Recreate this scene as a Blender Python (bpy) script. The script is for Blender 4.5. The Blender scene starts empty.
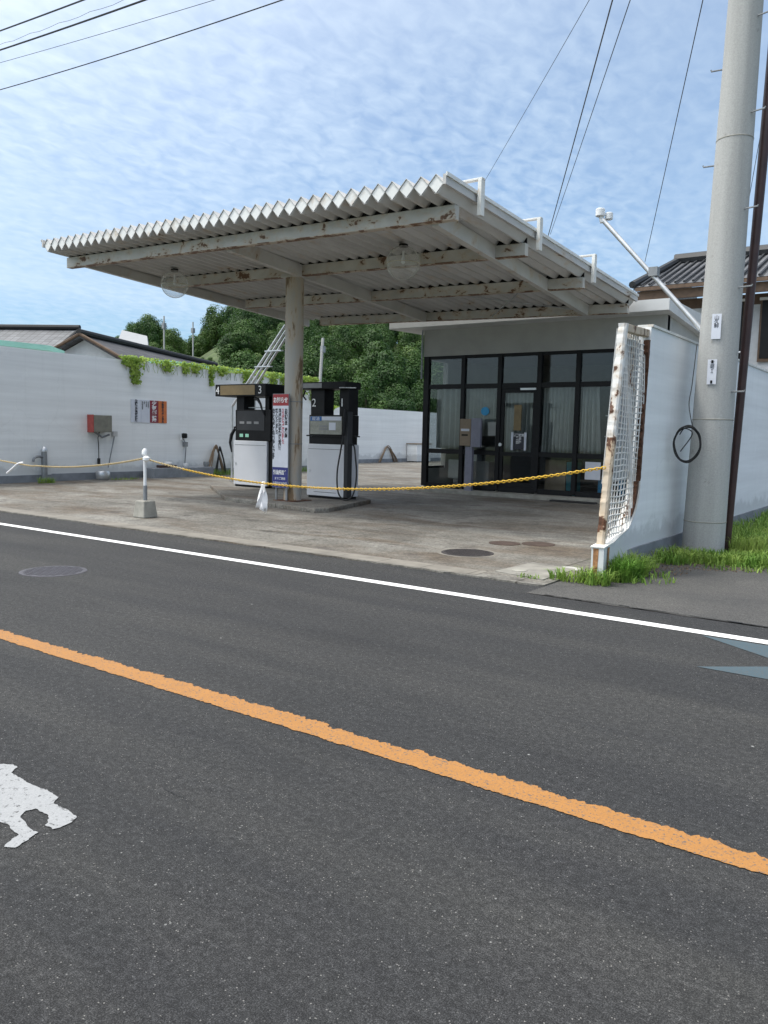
import bpy, math, random
from mathutils import Vector, Matrix
random.seed(7)
R=math.radians
S=bpy.context.scene
COL=S.collection
# ------------------------------------------------------------------ materials
def nt(name):
    m=bpy.data.materials.new(name); m.use_nodes=True
    n=m.node_tree; b=n.nodes['Principled BSDF']; return m,n,b
def N(n,t,**k):
    x=n.nodes.new(t)
    for a,v in k.items(): setattr(x,a,v)
    return x
def ramp(n,src,stops):
    r=N(n,'ShaderNodeValToRGB'); e=r.color_ramp.elements
    while len(e)<len(stops): e.new(.5)
    for i,(p,c) in enumerate(stops):
        e[i].position=p; e[i].color=(c,c,c,1) if isinstance(c,(int,float)) else (*c,1)
    n.links.new(src,r.inputs[0]); return r.outputs[0]
def noise(n,vec,scale,detail=4,rough=.55,dist=0):
    x=N(n,'ShaderNodeTexNoise'); x.inputs['Scale'].default_value=scale; x.inputs['Detail'].default_value=detail
    x.inputs['Roughness'].default_value=rough; x.inputs['Distortion'].default_value=dist
    n.links.new(vec,x.inputs['Vector']); return x.outputs['Fac']
def mapping(n,sc=(1,1,1),rot=(0,0,0)):
    t=N(n,'ShaderNodeTexCoord'); m=N(n,'ShaderNodeMapping'); m.inputs['Scale'].default_value=sc; m.inputs['Rotation'].default_value=rot
    n.links.new(t.outputs['Object'],m.inputs['Vector']); return m.outputs[0]
def mix(n,f,a,b,mode='MIX'):
    x=N(n,'ShaderNodeMix',data_type='RGBA',blend_type=mode)
    for i,v in ((0,f),(6,a),(7,b)):
        s=x.inputs[i]
        if isinstance(v,(int,float)): s.default_value=v if i==0 else (v,v,v,1)
        elif isinstance(v,tuple): s.default_value=(*v,1)
        else: n.links.new(v,s)
    return x.outputs[2]
def bump(n,b,src,st=.3,d=.01):
    x=N(n,'ShaderNodeBump'); x.inputs['Strength'].default_value=st; x.inputs['Distance'].default_value=d
    n.links.new(src,x.inputs['Height']); n.links.new(x.outputs[0],b.inputs['Normal'])
def plain(name,c,rough=.6,metal=0,var=.12,scale=6,bmp=.1,spec=.5):
    m,n,b=nt(name); v=mapping(n)
    f=noise(n,v,scale,6,.6)
    lo=tuple(x*(1-var) for x in c); hi=tuple(min(1,x*(1+var)) for x in c)
    c_=ramp(n,f,[(.3,lo),(.7,hi)])
    n.links.new(c_,b.inputs['Base Color']); b.inputs['Roughness'].default_value=rough; b.inputs['Metallic'].default_value=metal
    b.inputs['Specular IOR Level'].default_value=spec
    if bmp: bump(n,b,noise(n,v,scale*8,3),bmp,.004)
    return m
def rusty(name,base,amount=.5,rust=(.2,.085,.035),rough=.65,scale=3.,sc=(1,1,1),dirt=.25):
    m,n,b=nt(name); v=mapping(n,sc)
    d=ramp(n,noise(n,v,scale*.6,6,.6),[(.3,tuple(x*(1-dirt) for x in base)),(.7,base)])
    f=ramp(n,noise(n,v,scale,8,.65,.3),[(amount,0),(amount+.035,1)])
    hal=ramp(n,noise(n,v,scale,8,.65,.3),[(amount-.1,0),(amount+.02,1)])
    c=mix(n,hal,d,tuple(x*.6+y*.4 for x,y in zip((.42,.3,.18),base)))
    rr=ramp(n,noise(n,v,scale*9,5),[(.3,tuple(x*.45 for x in rust)),(.7,rust)])
    c=mix(n,f,c,rr)
    n.links.new(c,b.inputs['Base Color']); b.inputs['Roughness'].default_value=rough
    bump(n,b,noise(n,v,scale*6,6),.35,.006)
    return m
M={}
def asphalt():
    m,n,b=nt('asphalt'); v=mapping(n)
    big=noise(n,mapping(n,(.25,1,1)),.8,5,.6)
    c=ramp(n,big,[(.3,(.020,.0205,.022)),(.7,(.032,.032,.0315))])
    fine=noise(n,v,210,5,.8)
    c=mix(n,1.,c,ramp(n,fine,[(.34,.3),(.5,.9),(.62,2.6)]),'MULTIPLY')
    c=mix(n,1.,c,ramp(n,noise(n,v,75,3,.75),[(.3,.6),(.5,.97),(.7,1.6)]),'MULTIPLY')
    c=mix(n,1.,c,ramp(n,noise(n,v,26,7,.8),[(.33,.55),(.5,1.),(.68,1.7)]),'MULTIPLY')
    # wheel tracks and dusty band (along the road)
    vo=N(n,'ShaderNodeTexVoronoi'); vo.inputs['Scale'].default_value=120; n.links.new(v,vo.inputs['Vector'])
    st=ramp(n,vo.outputs['Color'],[(.8,0),(.86,1)])
    pebble=ramp(n,vo.outputs['Distance'],[(.18,1),(.34,0)])
    k=N(n,'ShaderNodeMath',operation='MULTIPLY'); n.links.new(st,k.inputs[0]); n.links.new(pebble,k.inputs[1])
    c=mix(n,k.outputs[0],c,(.2,.195,.185))
    n2=noise(n,mapping(n,(.12,1.3,1)),1.3,4,.55)
    c=mix(n,1.,c,ramp(n,n2,[(.4,(.95,.95,.96)),(.7,(1.4,1.37,1.3))]),'MULTIPLY')
    n3=noise(n,mapping(n,(.5,.9,1)),.9,8,.68)
    c=mix(n,1.,c,ramp(n,n3,[(.5,1.),(.7,.78)]),'MULTIPLY')
    vs=N(n,'ShaderNodeTexVoronoi'); vs.inputs['Scale'].default_value=2.2; n.links.new(v,vs.inputs['Vector'])
    spk=ramp(n,vs.outputs['Distance'],[(.012,.8),(.02,0)])
    c=mix(n,spk,c,(.35,.35,.34))
    for sc_,th_ in ((7,.04),(12,.06),(19,.075)):
        vs=N(n,'ShaderNodeTexVoronoi'); vs.inputs['Scale'].default_value=sc_; n.links.new(v,vs.inputs['Vector'])
        sp=N(n,'ShaderNodeMath',operation='MULTIPLY'); n.links.new(ramp(n,vs.outputs['Distance'],[(th_*.6,1),(th_,0)]),sp.inputs[0]); n.links.new(ramp(n,noise(n,v,1.1,3,.6),[(.45,0),(.6,.8)]),sp.inputs[1])
        c=mix(n,sp.outputs[0],c,(.26,.26,.25))
    n.links.new(c,b.inputs['Base Color']); b.inputs['Roughness'].default_value=.88; b.inputs['Specular IOR Level'].default_value=.35
    bump(n,b,noise(n,v,170,3,.7),.7,.008)
    return m
M['asphalt']=asphalt()
def old_asphalt():
    m,n,b=nt('old_asphalt'); v=mapping(n)
    c=ramp(n,noise(n,v,.9,6,.65),[(.3,(.05,.049,.048)),(.7,(.085,.081,.075))])
    c=mix(n,1.,c,ramp(n,noise(n,v,70,5,.75),[(.3,.35),(.5,.95),(.7,2.)]),'MULTIPLY')
    n.links.new(c,b.inputs['Base Color']); b.inputs['Roughness'].default_value=.9
    bump(n,b,noise(n,v,60,4,.7),.8,.015); return m
M['old_asphalt']=old_asphalt()
def lot():
    m,n,b=nt('stained_concrete'); v=mapping(n)
    c=ramp(n,noise(n,v,.55,7,.62,.4),[(.3,(.085,.078,.066)),(.5,(.155,.146,.127)),(.72,(.23,.222,.2))])
    st=ramp(n,noise(n,mapping(n,(.5,1.4,1)),.7,7,.66,.6),[(.46,0),(.64,.85)])
    c=mix(n,st,c,(.09,.066,.044))
    oil=ramp(n,noise(n,mapping(n,(1,1.6,1)),1.6,5,.6),[(.57,0),(.68,.8)])
    c=mix(n,oil,c,(.065,.055,.048))
    c=mix(n,1.,c,ramp(n,noise(n,v,28,8,.8),[(.32,.5),(.5,.97),(.68,1.6)]),'MULTIPLY')
    c=mix(n,1.,c,ramp(n,noise(n,v,3.5,8,.75),[(.3,.6),(.5,1.),(.7,1.25)]),'MULTIPLY')
    br=N(n,'ShaderNodeTexBrick'); br.offset=0; br.inputs['Scale'].default_value=1; br.inputs['Brick Width'].default_value=3.6; br.inputs['Row Height'].default_value=3.3
    br.inputs['Mortar Size'].default_value=.012; br.inputs['Color1'].default_value=(1,1,1,1); br.inputs['Color2'].default_value=(.93,.93,.93,1); br.inputs['Mortar'].default_value=(.35,.33,.3,1)
    n.links.new(mapping(n),br.inputs['Vector'])
    c=mix(n,1.,c,br.outputs['Color'],'MULTIPLY')
    n.links.new(c,b.inputs['Base Color']); b.inputs['Roughness'].default_value=.85
    bump(n,b,noise(n,v,30,6,.7),.4,.008); return m
M['lot']=lot()
def paint(name,c,thr,under=(.075,.075,.076),scale=26,d=.1):
    m,n,b=nt(name); v=mapping(n)
    cc=ramp(n,noise(n,v,9,5,.6),[(.3,tuple(x*(1-d) for x in c)),(.7,c)])
    f=ramp(n,noise(n,v,scale,7,.75),[(thr-.02,1),(thr+.02,0)])
    cc=mix(n,f,cc,under)
    cc=mix(n,.25,cc,ramp(n,noise(n,v,160,4,.7),[(.3,.2),(.7,.8)]),'OVERLAY')
    n.links.new(cc,b.inputs['Base Color']); b.inputs['Roughness'].default_value=.75
    bump(n,b,noise(n,v,150,3),.4,.004); return m
M['line_white']=paint('line_white',(.78,.78,.77),.3)
M['line_orange']=paint('line_orange',(.34,.155,.038),.42,scale=70)
M['mark_white']=paint('mark_white',(.29,.295,.3),.41,scale=38)
M['line_teal']=paint('line_teal',(.05,.082,.1),.44,scale=60)
def wallmat(name,c,streak=.25,base_dirt=True):
    m,n,b=nt(name); v=mapping(n)
    col=ramp(n,noise(n,v,.5,6,.6),[(.3,tuple(x*.93 for x in c)),(.7,c)])
    s=ramp(n,noise(n,mapping(n,(5,5,.25)),1.2,7,.7),[(.52,0),(.8,streak)])
    col=mix(n,s,col,tuple(x*.68 for x in c))
    bnd=ramp(n,noise(n,mapping(n,(.12,.12,3.2)),1.5,4,.6),[(.35,.93),(.65,1.05)])
    col=mix(n,1.,col,bnd,'MULTIPLY')
    vc=N(n,'ShaderNodeTexVoronoi',feature='DISTANCE_TO_EDGE'); vc.inputs['Scale'].default_value=.55
    vd=N(n,'ShaderNodeVectorMath',operation='MULTIPLY_ADD'); n.links.new(v,vd.inputs[2]); vd.inputs[1].default_value=(.5,.5,.5)
    nn=N(n,'ShaderNodeTexNoise'); nn.inputs['Scale'].default_value=2; nn.inputs['Detail'].default_value=6; n.links.new(v,nn.inputs['Vector']); n.links.new(nn.outputs['Color'],vd.inputs[0]); n.links.new(vd.outputs[0],vc.inputs['Vector'])
    ck_=N(n,'ShaderNodeMath',operation='MULTIPLY'); n.links.new(ramp(n,vc.outputs['Distance'],[(.002,1),(.006,0)]),ck_.inputs[0]); n.links.new(ramp(n,noise(n,v,.35,2),[(.5,0),(.58,.1)]),ck_.inputs[1])
    col=mix(n,ck_.outputs[0],col,tuple(x*.4 for x in c))
    p=ramp(n,noise(n,v,1.7,6,.62),[(.62,0),(.64,.25)])
    col=mix(n,p,col,tuple(min(.9,x*1.07) for x in c))
    sx=N(n,'ShaderNodeSeparateXYZ'); t=N(n,'ShaderNodeTexCoord'); n.links.new(t.outputs['Object'],sx.inputs[0])
    ad=N(n,'ShaderNodeMath',operation='ADD'); n.links.new(sx.outputs[2],ad.inputs[0])
    mm=N(n,'ShaderNodeMath',operation='MULTIPLY'); mm.inputs[1].default_value=-.7; n.links.new(noise(n,v,2.5,6,.7),mm.inputs[0]); n.links.new(mm.outputs[0],ad.inputs[1])
    if base_dirt:
        col=mix(n,ramp(n,ad.outputs[0],[(0,.55),(.12,0)]),col,tuple(x*.55 for x in c))
    n.links.new(col,b.inputs['Base Color']); b.inputs['Roughness'].default_value=.8
    bump(n,b,noise(n,v,22,6,.7),.25,.01); return m
M['wall']=wallmat('white_painted_block',(.82,.83,.825))
M['wall_r']=wallmat('white_painted_render',(.78,.80,.81),.3)
M['wallgrey']=plain('grey_plinth_paint',(.2,.215,.235),.8,var=.25,scale=3)
M['coping']=rusty('chipped_white_paint',(.74,.74,.71),.66,scale=5)
M['gate_paint']=rusty('peeling_white_paint',(.66,.64,.6),.6,scale=3.2,sc=(1,1,1))
M['gate_cream']=rusty('cream_rusty_frame',(.6,.5,.38),.535,rust=(.13,.05,.02),scale=4.5,sc=(1,1,.7),dirt=.3)
M['gate_flake']=rusty('flaking_rusty_frame',(.74,.73,.7),.55,rust=(.14,.06,.03),scale=6,sc=(1,1,.8))
M['wire']=rusty('white_coated_wire',(.76,.75,.72),.61,scale=2.5)
M['deeprust']=plain('deep_rust',(.09,.04,.022),.9,var=.5,scale=30,bmp=.5)
M['rust_streak']=plain('rust_streak',(.32,.16,.07),.85,var=.45,scale=20)
M['backing']=rusty('dirty_plastic_sheet',(.5,.52,.53),.66,rust=(.3,.24,.17),scale=5,dirt=.4)
M['canopy']=rusty('aged_white_sheet_metal',(.56,.55,.535),.665,rust=(.15,.09,.055),scale=3.2,sc=(1,.4,1),dirt=.25)
M['beam']=rusty('rusting_white_beam',(.56,.54,.5),.595,rust=(.17,.085,.045),scale=5.5,sc=(.7,1,1),dirt=.25)
M['beam_clean']=rusty('white_beam',(.56,.545,.52),.66,scale=2.,dirt=.2)
M['endplate']=rusty('white_end_closure',(.8,.8,.78),.64,rust=(.4,.27,.14),scale=1.6,dirt=.12)
M['trim']=plain('white_trim',(.66,.66,.64),.5,var=.1)
M['column']=rusty('stained_column_paint',(.42,.4,.36),.53,rust=(.26,.17,.09),scale=1.4,sc=(1.5,1.5,.35),dirt=.25)
M['gutter']=plain('gutter_concrete',(.185,.17,.145),.85,var=.3,scale=2.5,bmp=.4)
M['slabcon']=plain('slab_concrete',(.22,.21,.185),.85,var=.3,scale=4,bmp=.4)
M['palecon']=plain('pale_concrete',(.45,.44,.41),.8)
M['concrete']=plain('weathered_concrete',(.29,.28,.245),.85,var=.25,scale=5,bmp=.4)
def poleconc():
    m,n,b=nt('spun_concrete'); v=mapping(n,(6,6,.35))
    c=ramp(n,noise(n,v,1.,6,.6),[(.25,(.31,.31,.30)),(.75,(.42,.42,.405))])
    c=mix(n,.25,c,ramp(n,noise(n,mapping(n),60,5,.7),[(.3,.2),(.7,.8)]),'OVERLAY')
    sp=ramp(n,noise(n,mapping(n),7,5,.6),[(.66,0),(.72,.5)])
    c=mix(n,sp,c,(.2,.19,.17))
    n.links.new(c,b.inputs['Base Color']); b.inputs['Roughness'].default_value=.8
    bump(n,b,noise(n,mapping(n),40,5),.25,.006); return m
M['poleconc']=poleconc()
M['brown_pipe']=plain('dark_brown_paint',(.045,.02,.018),.45,var=.3)
M['galv']=plain('galvanised_steel',(.55,.56,.57),.38,.7,var=.15)
M['galv_d']=plain('dull_steel',(.24,.25,.26),.5,.4,var=.2)
M['white']=plain('white_enamel',(.72,.73,.74),.4,var=.06)
M['enamel']=rusty('dispenser_enamel',(.64,.65,.68),.76,rust=(.35,.25,.17),scale=2,dirt=.1,rough=.4)
M['black']=plain('black_plastic',(.008,.008,.009),.5,var=.3,spec=.2)
M['rubber']=plain('black_rubber',(.012,.012,.013),.6)
M['blackmetal']=plain('dark_bronze_frame',(.008,.008,.009),.5,var=.3,spec=.25)
M['darkgrey']=plain('dark_grey_enamel',(.035,.036,.039),.5,spec=.3)
M['pale_green']=plain('pale_green_label',(.3,.6,.45),.5)
M['brass']=plain('faded_gold_panel',(.2,.14,.06),.5,var=.2,scale=4)
M['greypanel']=plain('grey_panel',(.22,.22,.22),.5)
M['display']=plain('dull_display_panel',(.27,.27,.23),.35,var=.2,scale=12)
M['blue']=plain('blue_label',(.02,.12,.35),.45)
M['navy']=plain('navy_print',(.022,.028,.17),.5)
M['red']=plain('red_print',(.3,.018,.025),.5)
M['maroon']=plain('maroon_print',(.22,.018,.035),.55)
M['orange']=plain('orange_print',(.6,.16,.04),.55)
M['signwhite']=plain('sign_white',(.6,.62,.68),.5,var=.05)
M['ink']=plain('black_ink',(.03,.03,.04),.6)
M['inkpink']=plain('red_ink',(.5,.13,.16),.6)
M['inkwhite']=plain('white_ink',(.75,.75,.75),.6)
M['teal']=plain('teal_plastic',(.01,.16,.19),.4)
M['skyblue']=plain('blue_sticker',(.02,.25,.48),.5)
M['tan']=plain('tan_box',(.24,.18,.12),.6)
M['violetgrey']=plain('grey_violet_panel',(.2,.2,.25),.5)
M['khaki']=plain('khaki_metal_box',(.19,.185,.15),.6,var=.2)
M['redbox']=plain('red_side_panel',(.36,.07,.06),.6,var=.25)
M['yellow_chain']=plain('yellow_plastic',(.68,.42,.035),.45,var=.2,scale=20)
M['pale_chain']=plain('faded_yellow_plastic',(.52,.4,.2),.55,var=.2,scale=20)
M['cloth']=plain('white_cloth',(.72,.72,.74),.85,var=.05,bmp=.3)
M['hose_tan']=plain('tan_hose',(.2,.14,.09),.7)
M['curtain']=plain('grey_curtain',(.42,.43,.405),.9,var=.08,bmp=.2)
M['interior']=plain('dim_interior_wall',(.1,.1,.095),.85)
M['soffit']=plain('grey_render',(.36,.355,.335),.8,var=.08,scale=2)
M['fascia']=plain('white_fascia',(.55,.56,.56),.6,var=.08,scale=2)
M['iron']=plain('rusty_iron_cover',(.035,.03,.03),.75,var=.4,scale=14,bmp=.5)
M['iron_b']=plain('brown_iron_cover',(.055,.035,.026),.85,var=.4,scale=14,bmp=.5)
M['iron_v']=plain('worn_road_cover',(.062,.06,.072),.7,var=.3,scale=20,bmp=.5)
M['wood']=plain('brown_timber',(.11,.068,.042),.7,var=.25)
M['mint']=plain('mint_sheet_metal',(.3,.58,.48),.5,var=.08,scale=2)
M['mint_light']=plain('pale_mint_sheet',(.3,.6,.52),.5,var=.08,scale=2)
M['gable']=plain('off_white_plaster',(.55,.56,.57),.85,var=.08)
M['paleroof']=plain('pale_grey_roof',(.24,.25,.26),.6,var=.1)
M['globe']=None
def tiles(name,c1,c2,w,h,rough=.55):
    m,n,b=nt(name); t=N(n,'ShaderNodeTexCoord')
    br=N(n,'ShaderNodeTexBrick'); br.inputs['Scale'].default_value=1; br.inputs['Brick Width'].default_value=w; br.inputs['Row Height'].default_value=h
    br.inputs['Mortar Size'].default_value=.018; br.inputs['Mortar Smooth'].default_value=.4; br.offset=0
    br.inputs['Color1'].default_value=(*c1,1); br.inputs['Color2'].default_value=(*c2,1); br.inputs['Mortar'].default_value=(*[x*.3 for x in c1],1)
    n.links.new(t.outputs['UV'],br.inputs['Vector'])
    c=mix(n,.4,br.outputs['Color'],ramp(n,noise(n,mapping(n),3,6,.7),[(.3,.25),(.7,.8)]),'OVERLAY')
    n.links.new(c,b.inputs['Base Color']); b.inputs['Roughness'].default_value=rough
    bump(n,b,br.outputs['Fac'],-.6,.05); return m
M['tile']=tiles('grey_clay_tiles',(.075,.08,.088),(.125,.13,.14),.28,.26)
M['tile_dark']=tiles('dark_slate_sheet',(.045,.045,.05),(.07,.068,.072),.5,.3,.7)
def leaf(name,c1,c2,scale=.5,rnd=True):
    m,n,b=nt(name); v=mapping(n)
    c=ramp(n,noise(n,v,scale,3,.6),[(.35,c1),(.65,c2)])
    g=N(n,'ShaderNodeNewGeometry'); 
    c=mix(n,.5,c,ramp(n,g.outputs['Random Per Island'],[(0,.25),(1,.75)]),'OVERLAY')
    if rnd:
        oi=N(n,'ShaderNodeObjectInfo'); c=mix(n,.55,c,ramp(n,oi.outputs['Random'],[(0,(.3,.42,.3)),(.5,(.5,.5,.42)),(1,(.7,.62,.5))]),'OVERLAY')
    n.links.new(c,b.inputs['Base Color']); b.inputs['Roughness'].default_value=.6
    b.inputs['Specular IOR Level'].default_value=.3
    tr=N(n,'ShaderNodeBsdfTranslucent'); n.links.new(c,tr.inputs[0])
    ms=N(n,'ShaderNodeMixShader'); ms.inputs[0].default_value=.3
    n.links.new(b.outputs[0],ms.inputs[1]); n.links.new(tr.outputs[0],ms.inputs[2]); n.links.new(ms.outputs[0],n.nodes['Material Output'].inputs[0])
    return m
M['leaf']=leaf('forest_leaves',(.018,.052,.012),(.062,.128,.026),.28)
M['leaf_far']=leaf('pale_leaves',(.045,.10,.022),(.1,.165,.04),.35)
M['vine']=leaf('vine_leaves',(.17,.28,.035),(.3,.4,.07),3,False)
M['grass']=leaf('grass_blades',(.10,.22,.028),(.3,.4,.09),1.7,False)
M['bark']=plain('bark',(.09,.07,.05),.9)
M['hillgrass']=plain('hill_grass',(.05,.075,.022),.9,var=.5,scale=.4,bmp=.4)
M['soil']=plain('dry_litter',(.13,.09,.06),.95,var=.4,scale=20,bmp=.5)
def glass(name,rough=.02,tint=(.8,.85,.85),refl=.5):
    m=bpy.data.materials.new(name); m.use_nodes=True; n=m.node_tree; n.nodes.clear()
    o=N(n,'ShaderNodeOutputMaterial'); t=N(n,'ShaderNodeBsdfTransparent'); t.inputs[0].default_value=(*tint,1)
    g=N(n,'ShaderNodeBsdfGlossy'); g.inputs['Roughness'].default_value=rough
    f=N(n,'ShaderNodeLayerWeight'); f.inputs[0].default_value=.5
    k=N(n,'ShaderNodeMath',operation='MULTIPLY'); k.inputs[1].default_value=refl; n.links.new(ramp(n,f.outputs['Facing'],[(0,.04),(.35,.06),(.6,.16),(1,1)]),k.inputs[0])
    s=N(n,'ShaderNodeMixShader'); n.links.new(k.outputs[0],s.inputs[0]); n.links.new(t.outputs[0],s.inputs[1]); n.links.new(g.outputs[0],s.inputs[2]); n.links.new(s.outputs[0],o.inputs[0])
    return m
M['glass']=glass('window_glass',.03,(.86,.88,.88),.8)
def globe():
    m=bpy.data.materials.new('dusty_globe_glass'); m.use_nodes=True; n=m.node_tree; n.nodes.clear()
    o=N(n,'ShaderNodeOutputMaterial'); t=N(n,'ShaderNodeBsdfTransparent')
    d=N(n,'ShaderNodeBsdfTranslucent'); d.inputs[0].default_value=(.75,.75,.7,1)
    d2=N(n,'ShaderNodeBsdfDiffuse'); v=mapping(n)
    n.links.new(ramp(n,noise(n,v,8,5),[(.3,(.6,.58,.52)),(.7,(.8,.8,.76))]),d2.inputs[0])
    g=N(n,'ShaderNodeBsdfGlossy'); g.inputs['Roughness'].default_value=.05
    a=N(n,'ShaderNodeMixShader'); n.links.new(d.outputs[0],a.inputs[1]); n.links.new(d2.outputs[0],a.inputs[2])
    s=N(n,'ShaderNodeMixShader'); lw=N(n,'ShaderNodeLayerWeight'); lw.inputs[0].default_value=.5
    n.links.new(ramp(n,lw.outputs['Facing'],[(0,.16),(.6,.3),(1,.8)]),s.inputs[0]); n.links.new(t.outputs[0],s.inputs[1]); n.links.new(a.outputs[0],s.inputs[2])
    s2=N(n,'ShaderNodeMixShader'); n.links.new(ramp(n,lw.outputs['Facing'],[(0,.03),(.7,.08),(1,.5)]),s2.inputs[0]); n.links.new(s.outputs[0],s2.inputs[1]); n.links.new(g.outputs[0],s2.inputs[2])
    n.links.new(s2.outputs[0],o.inputs[0]); return m
M['globe']=globe(); M['rimcol']=plain('tarnished_rim',(.42,.36,.24),.5)
# ------------------------------------------------------------------ mesh builder
class MB:
    def __init__(s): s.v=[]; s.f=[]; s.uv=None
    def add(s,vs,fs):
        o=len(s.v); s.v+= [tuple(p) for p in vs]; s.f+=[tuple(i+o for i in f) for f in fs]; return s
    def box(s,x0,x1,y0,y1,z0,z1):
        return s.add([(x0,y0,z0),(x1,y0,z0),(x1,y1,z0),(x0,y1,z0),(x0,y0,z1),(x1,y0,z1),(x1,y1,z1),(x0,y1,z1)],
                     [(0,3,2,1),(4,5,6,7),(0,1,5,4),(1,2,6,5),(2,3,7,6),(3,0,4,7)])
    def hexa(s,p):   # 8 points: bottom 4 (ccw), top 4
        return s.add(p,[(0,3,2,1),(4,5,6,7),(0,1,5,4),(1,2,6,5),(2,3,7,6),(3,0,4,7)])
    def prism(s,pts,z0,z1):
        k=len(pts); return s.add([(x,y,z0) for x,y in pts]+[(x,y,z1) for x,y in pts],
            [tuple(range(k))[::-1],tuple(range(k,2*k))]+[(i,(i+1)%k,(i+1)%k+k,i+k) for i in range(k)])
    def prismx(s,pts,x0,x1):  # pts in (y,z)
        k=len(pts); return s.add([(x0,y,z) for y,z in pts]+[(x1,y,z) for y,z in pts],
            [tuple(range(k)),tuple(range(k,2*k))[::-1]]+[(i,i+k,(i+1)%k+k,(i+1)%k) for i in range(k)])
    def sheet(s,pts,z=None):
        return s.add([(p[0],p[1],z if z is not None else p[2]) for p in pts],[tuple(range(len(pts)))])
    def tube(s,pts,r,k=10,cap=True,close=False):
        pts=[Vector(p) for p in pts]; n=len(pts); rs=r if isinstance(r,(list,tuple)) else [r]*n
        o=len(s.v); up=None
        for i,p in enumerate(pts):
            if close: d=pts[(i+1)%n]-pts[i-1]
            else: d=pts[min(i+1,n-1)]-pts[max(i-1,0)]
            d.normalize()
            if up is None:
                a=Vector((0,0,1)) if abs(d.z)<.9 else Vector((1,0,0)); up=(a-d*a.dot(d)).normalized()
            else:
                up=(up-d*up.dot(d)); up=up.normalized() if up.length>1e-6 else Vector((1,0,0))
            sd=d.cross(up)
            for j in range(k):
                t=2*math.pi*j/k; s.v.append(tuple(p+(up*math.cos(t)+sd*math.sin(t))*rs[i]))
        for i in range(n if close else n-1):
            a=o+i*k; b=o+((i+1)%n)*k
            for j in range(k): s.f.append((a+j,a+(j+1)%k,b+(j+1)%k,b+j))
        if cap and not close:
            s.f.append(tuple(o+j for j in range(k))[::-1]); s.f.append(tuple(o+(n-1)*k+j for j in range(k)))
        return s
    def lathe(s,prof,c=(0,0,0),k=20):
        o=len(s.v)
        for r,z in prof:
            for j in range(k):
                t=2*math.pi*j/k; s.v.append((c[0]+r*math.cos(t),c[1]+r*math.sin(t),c[2]+z))
        for i in range(len(prof)-1):
            for j in range(k): s.f.append((o+i*k+j,o+i*k+(j+1)%k,o+(i+1)*k+(j+1)%k,o+(i+1)*k+j))
        s.f.append(tuple(o+j for j in range(k))[::-1]); s.f.append(tuple(o+(len(prof)-1)*k+j for j in range(k)))
        return s
    def build(s,name,mat,parent=None,bevel=0,smooth=False,uv=None):
        loc=Vector((0,0,0))
        if parent is not None:
            q=parent
            while q: loc+=q.location; q=q.parent
        me=bpy.data.meshes.new(name)
        me.from_pydata([tuple(Vector(p)-loc) for p in s.v],[],s.f); me.materials.append(M[mat] if isinstance(mat,str) else mat)
        me.validate(); 
        if smooth:
            me.polygons.foreach_set('use_smooth',[True]*len(me.polygons))
            try: me.set_sharp_from_angle(angle=R(40))
            except Exception: pass
        if uv:
            l=me.uv_layers.new(name='UVMap')
            for lp in me.loops: l.data[lp.index].uv=uv(Vector(me.vertices[lp.vertex_index].co)+loc)
        me.update()
        o=bpy.data.objects.new(name,me); COL.objects.link(o)
        if parent is not None: o.parent=parent
        if bevel:
            b=o.modifiers.new('bevel','BEVEL'); b.width=bevel; b.segments=2; b.limit_method='ANGLE'; b.angle_limit=R(40)
        return o
def tag(o,label,cat,group=None,kind=None):
    if label: o['label']=label
    if cat: o['category']=cat
    if group: o['group']=group
    if kind: o['kind']=kind
    return o
def thing(name,loc,label,cat,group=None):
    o=bpy.data.objects.new(name,None); COL.objects.link(o); o.location=loc; o.empty_display_size=.2
    bpy.context.view_layer.update
    return tag(o,label,cat,group)
def struct(o): o['kind']='structure'; return o
def text(body,size,mat,parent,origin,xd,ud,name='lettering',align='CENTER',th=.0015,width=None,bold=0.0):
    cu=bpy.data.curves.new('t','FONT'); cu.body=body; cu.size=size; cu.align_x=align; cu.extrude=th; cu.space_line=.82; cu.offset=bold
    to=bpy.data.objects.new('t',cu); COL.objects.link(to)
    dg=bpy.context.evaluated_depsgraph_get(); me=bpy.data.meshes.new_from_object(to.evaluated_get(dg))
    bpy.data.objects.remove(to); 
    xd=Vector(xd).normalized(); ud=Vector(ud).normalized(); nd=xd.cross(ud)
    w=1.
    if width and len(me.vertices):
        xs=[v.co.x for v in me.vertices]; w=width/(max(xs)-min(xs))
    loc=Vector((0,0,0)); q=parent
    while q: loc+=q.location; q=q.parent
    for v in me.vertices: v.co=Vector(origin)+xd*v.co.x*w+ud*v.co.y+nd*v.co.z-loc
    me.materials.clear(); me.materials.append(M[mat]); me.name=name
    o=bpy.data.objects.new(name,me); COL.objects.link(o); o.parent=parent
    return o

# ------------------------------------------------------------------ camera
CR=Vector((0.81401,0.58041,0.02258)); CU=Vector((-0.07465,0.06598,0.99502)); CF=Vector((-0.57603,0.81164,-0.09704))
cam=bpy.data.cameras.new('camera'); co=bpy.data.objects.new('camera',cam); COL.objects.link(co); S.camera=co
cam.sensor_fit='VERTICAL'; cam.sensor_height=36; cam.lens=800*36/1024; cam.clip_end=3000; cam.clip_start=.05
mw=Matrix((( CR.x,CU.x,-CF.x,0),(CR.y,CU.y,-CF.y,0),(CR.z,CU.z,-CF.z,1.5),(0,0,0,1))); co.matrix_world=mw
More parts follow.
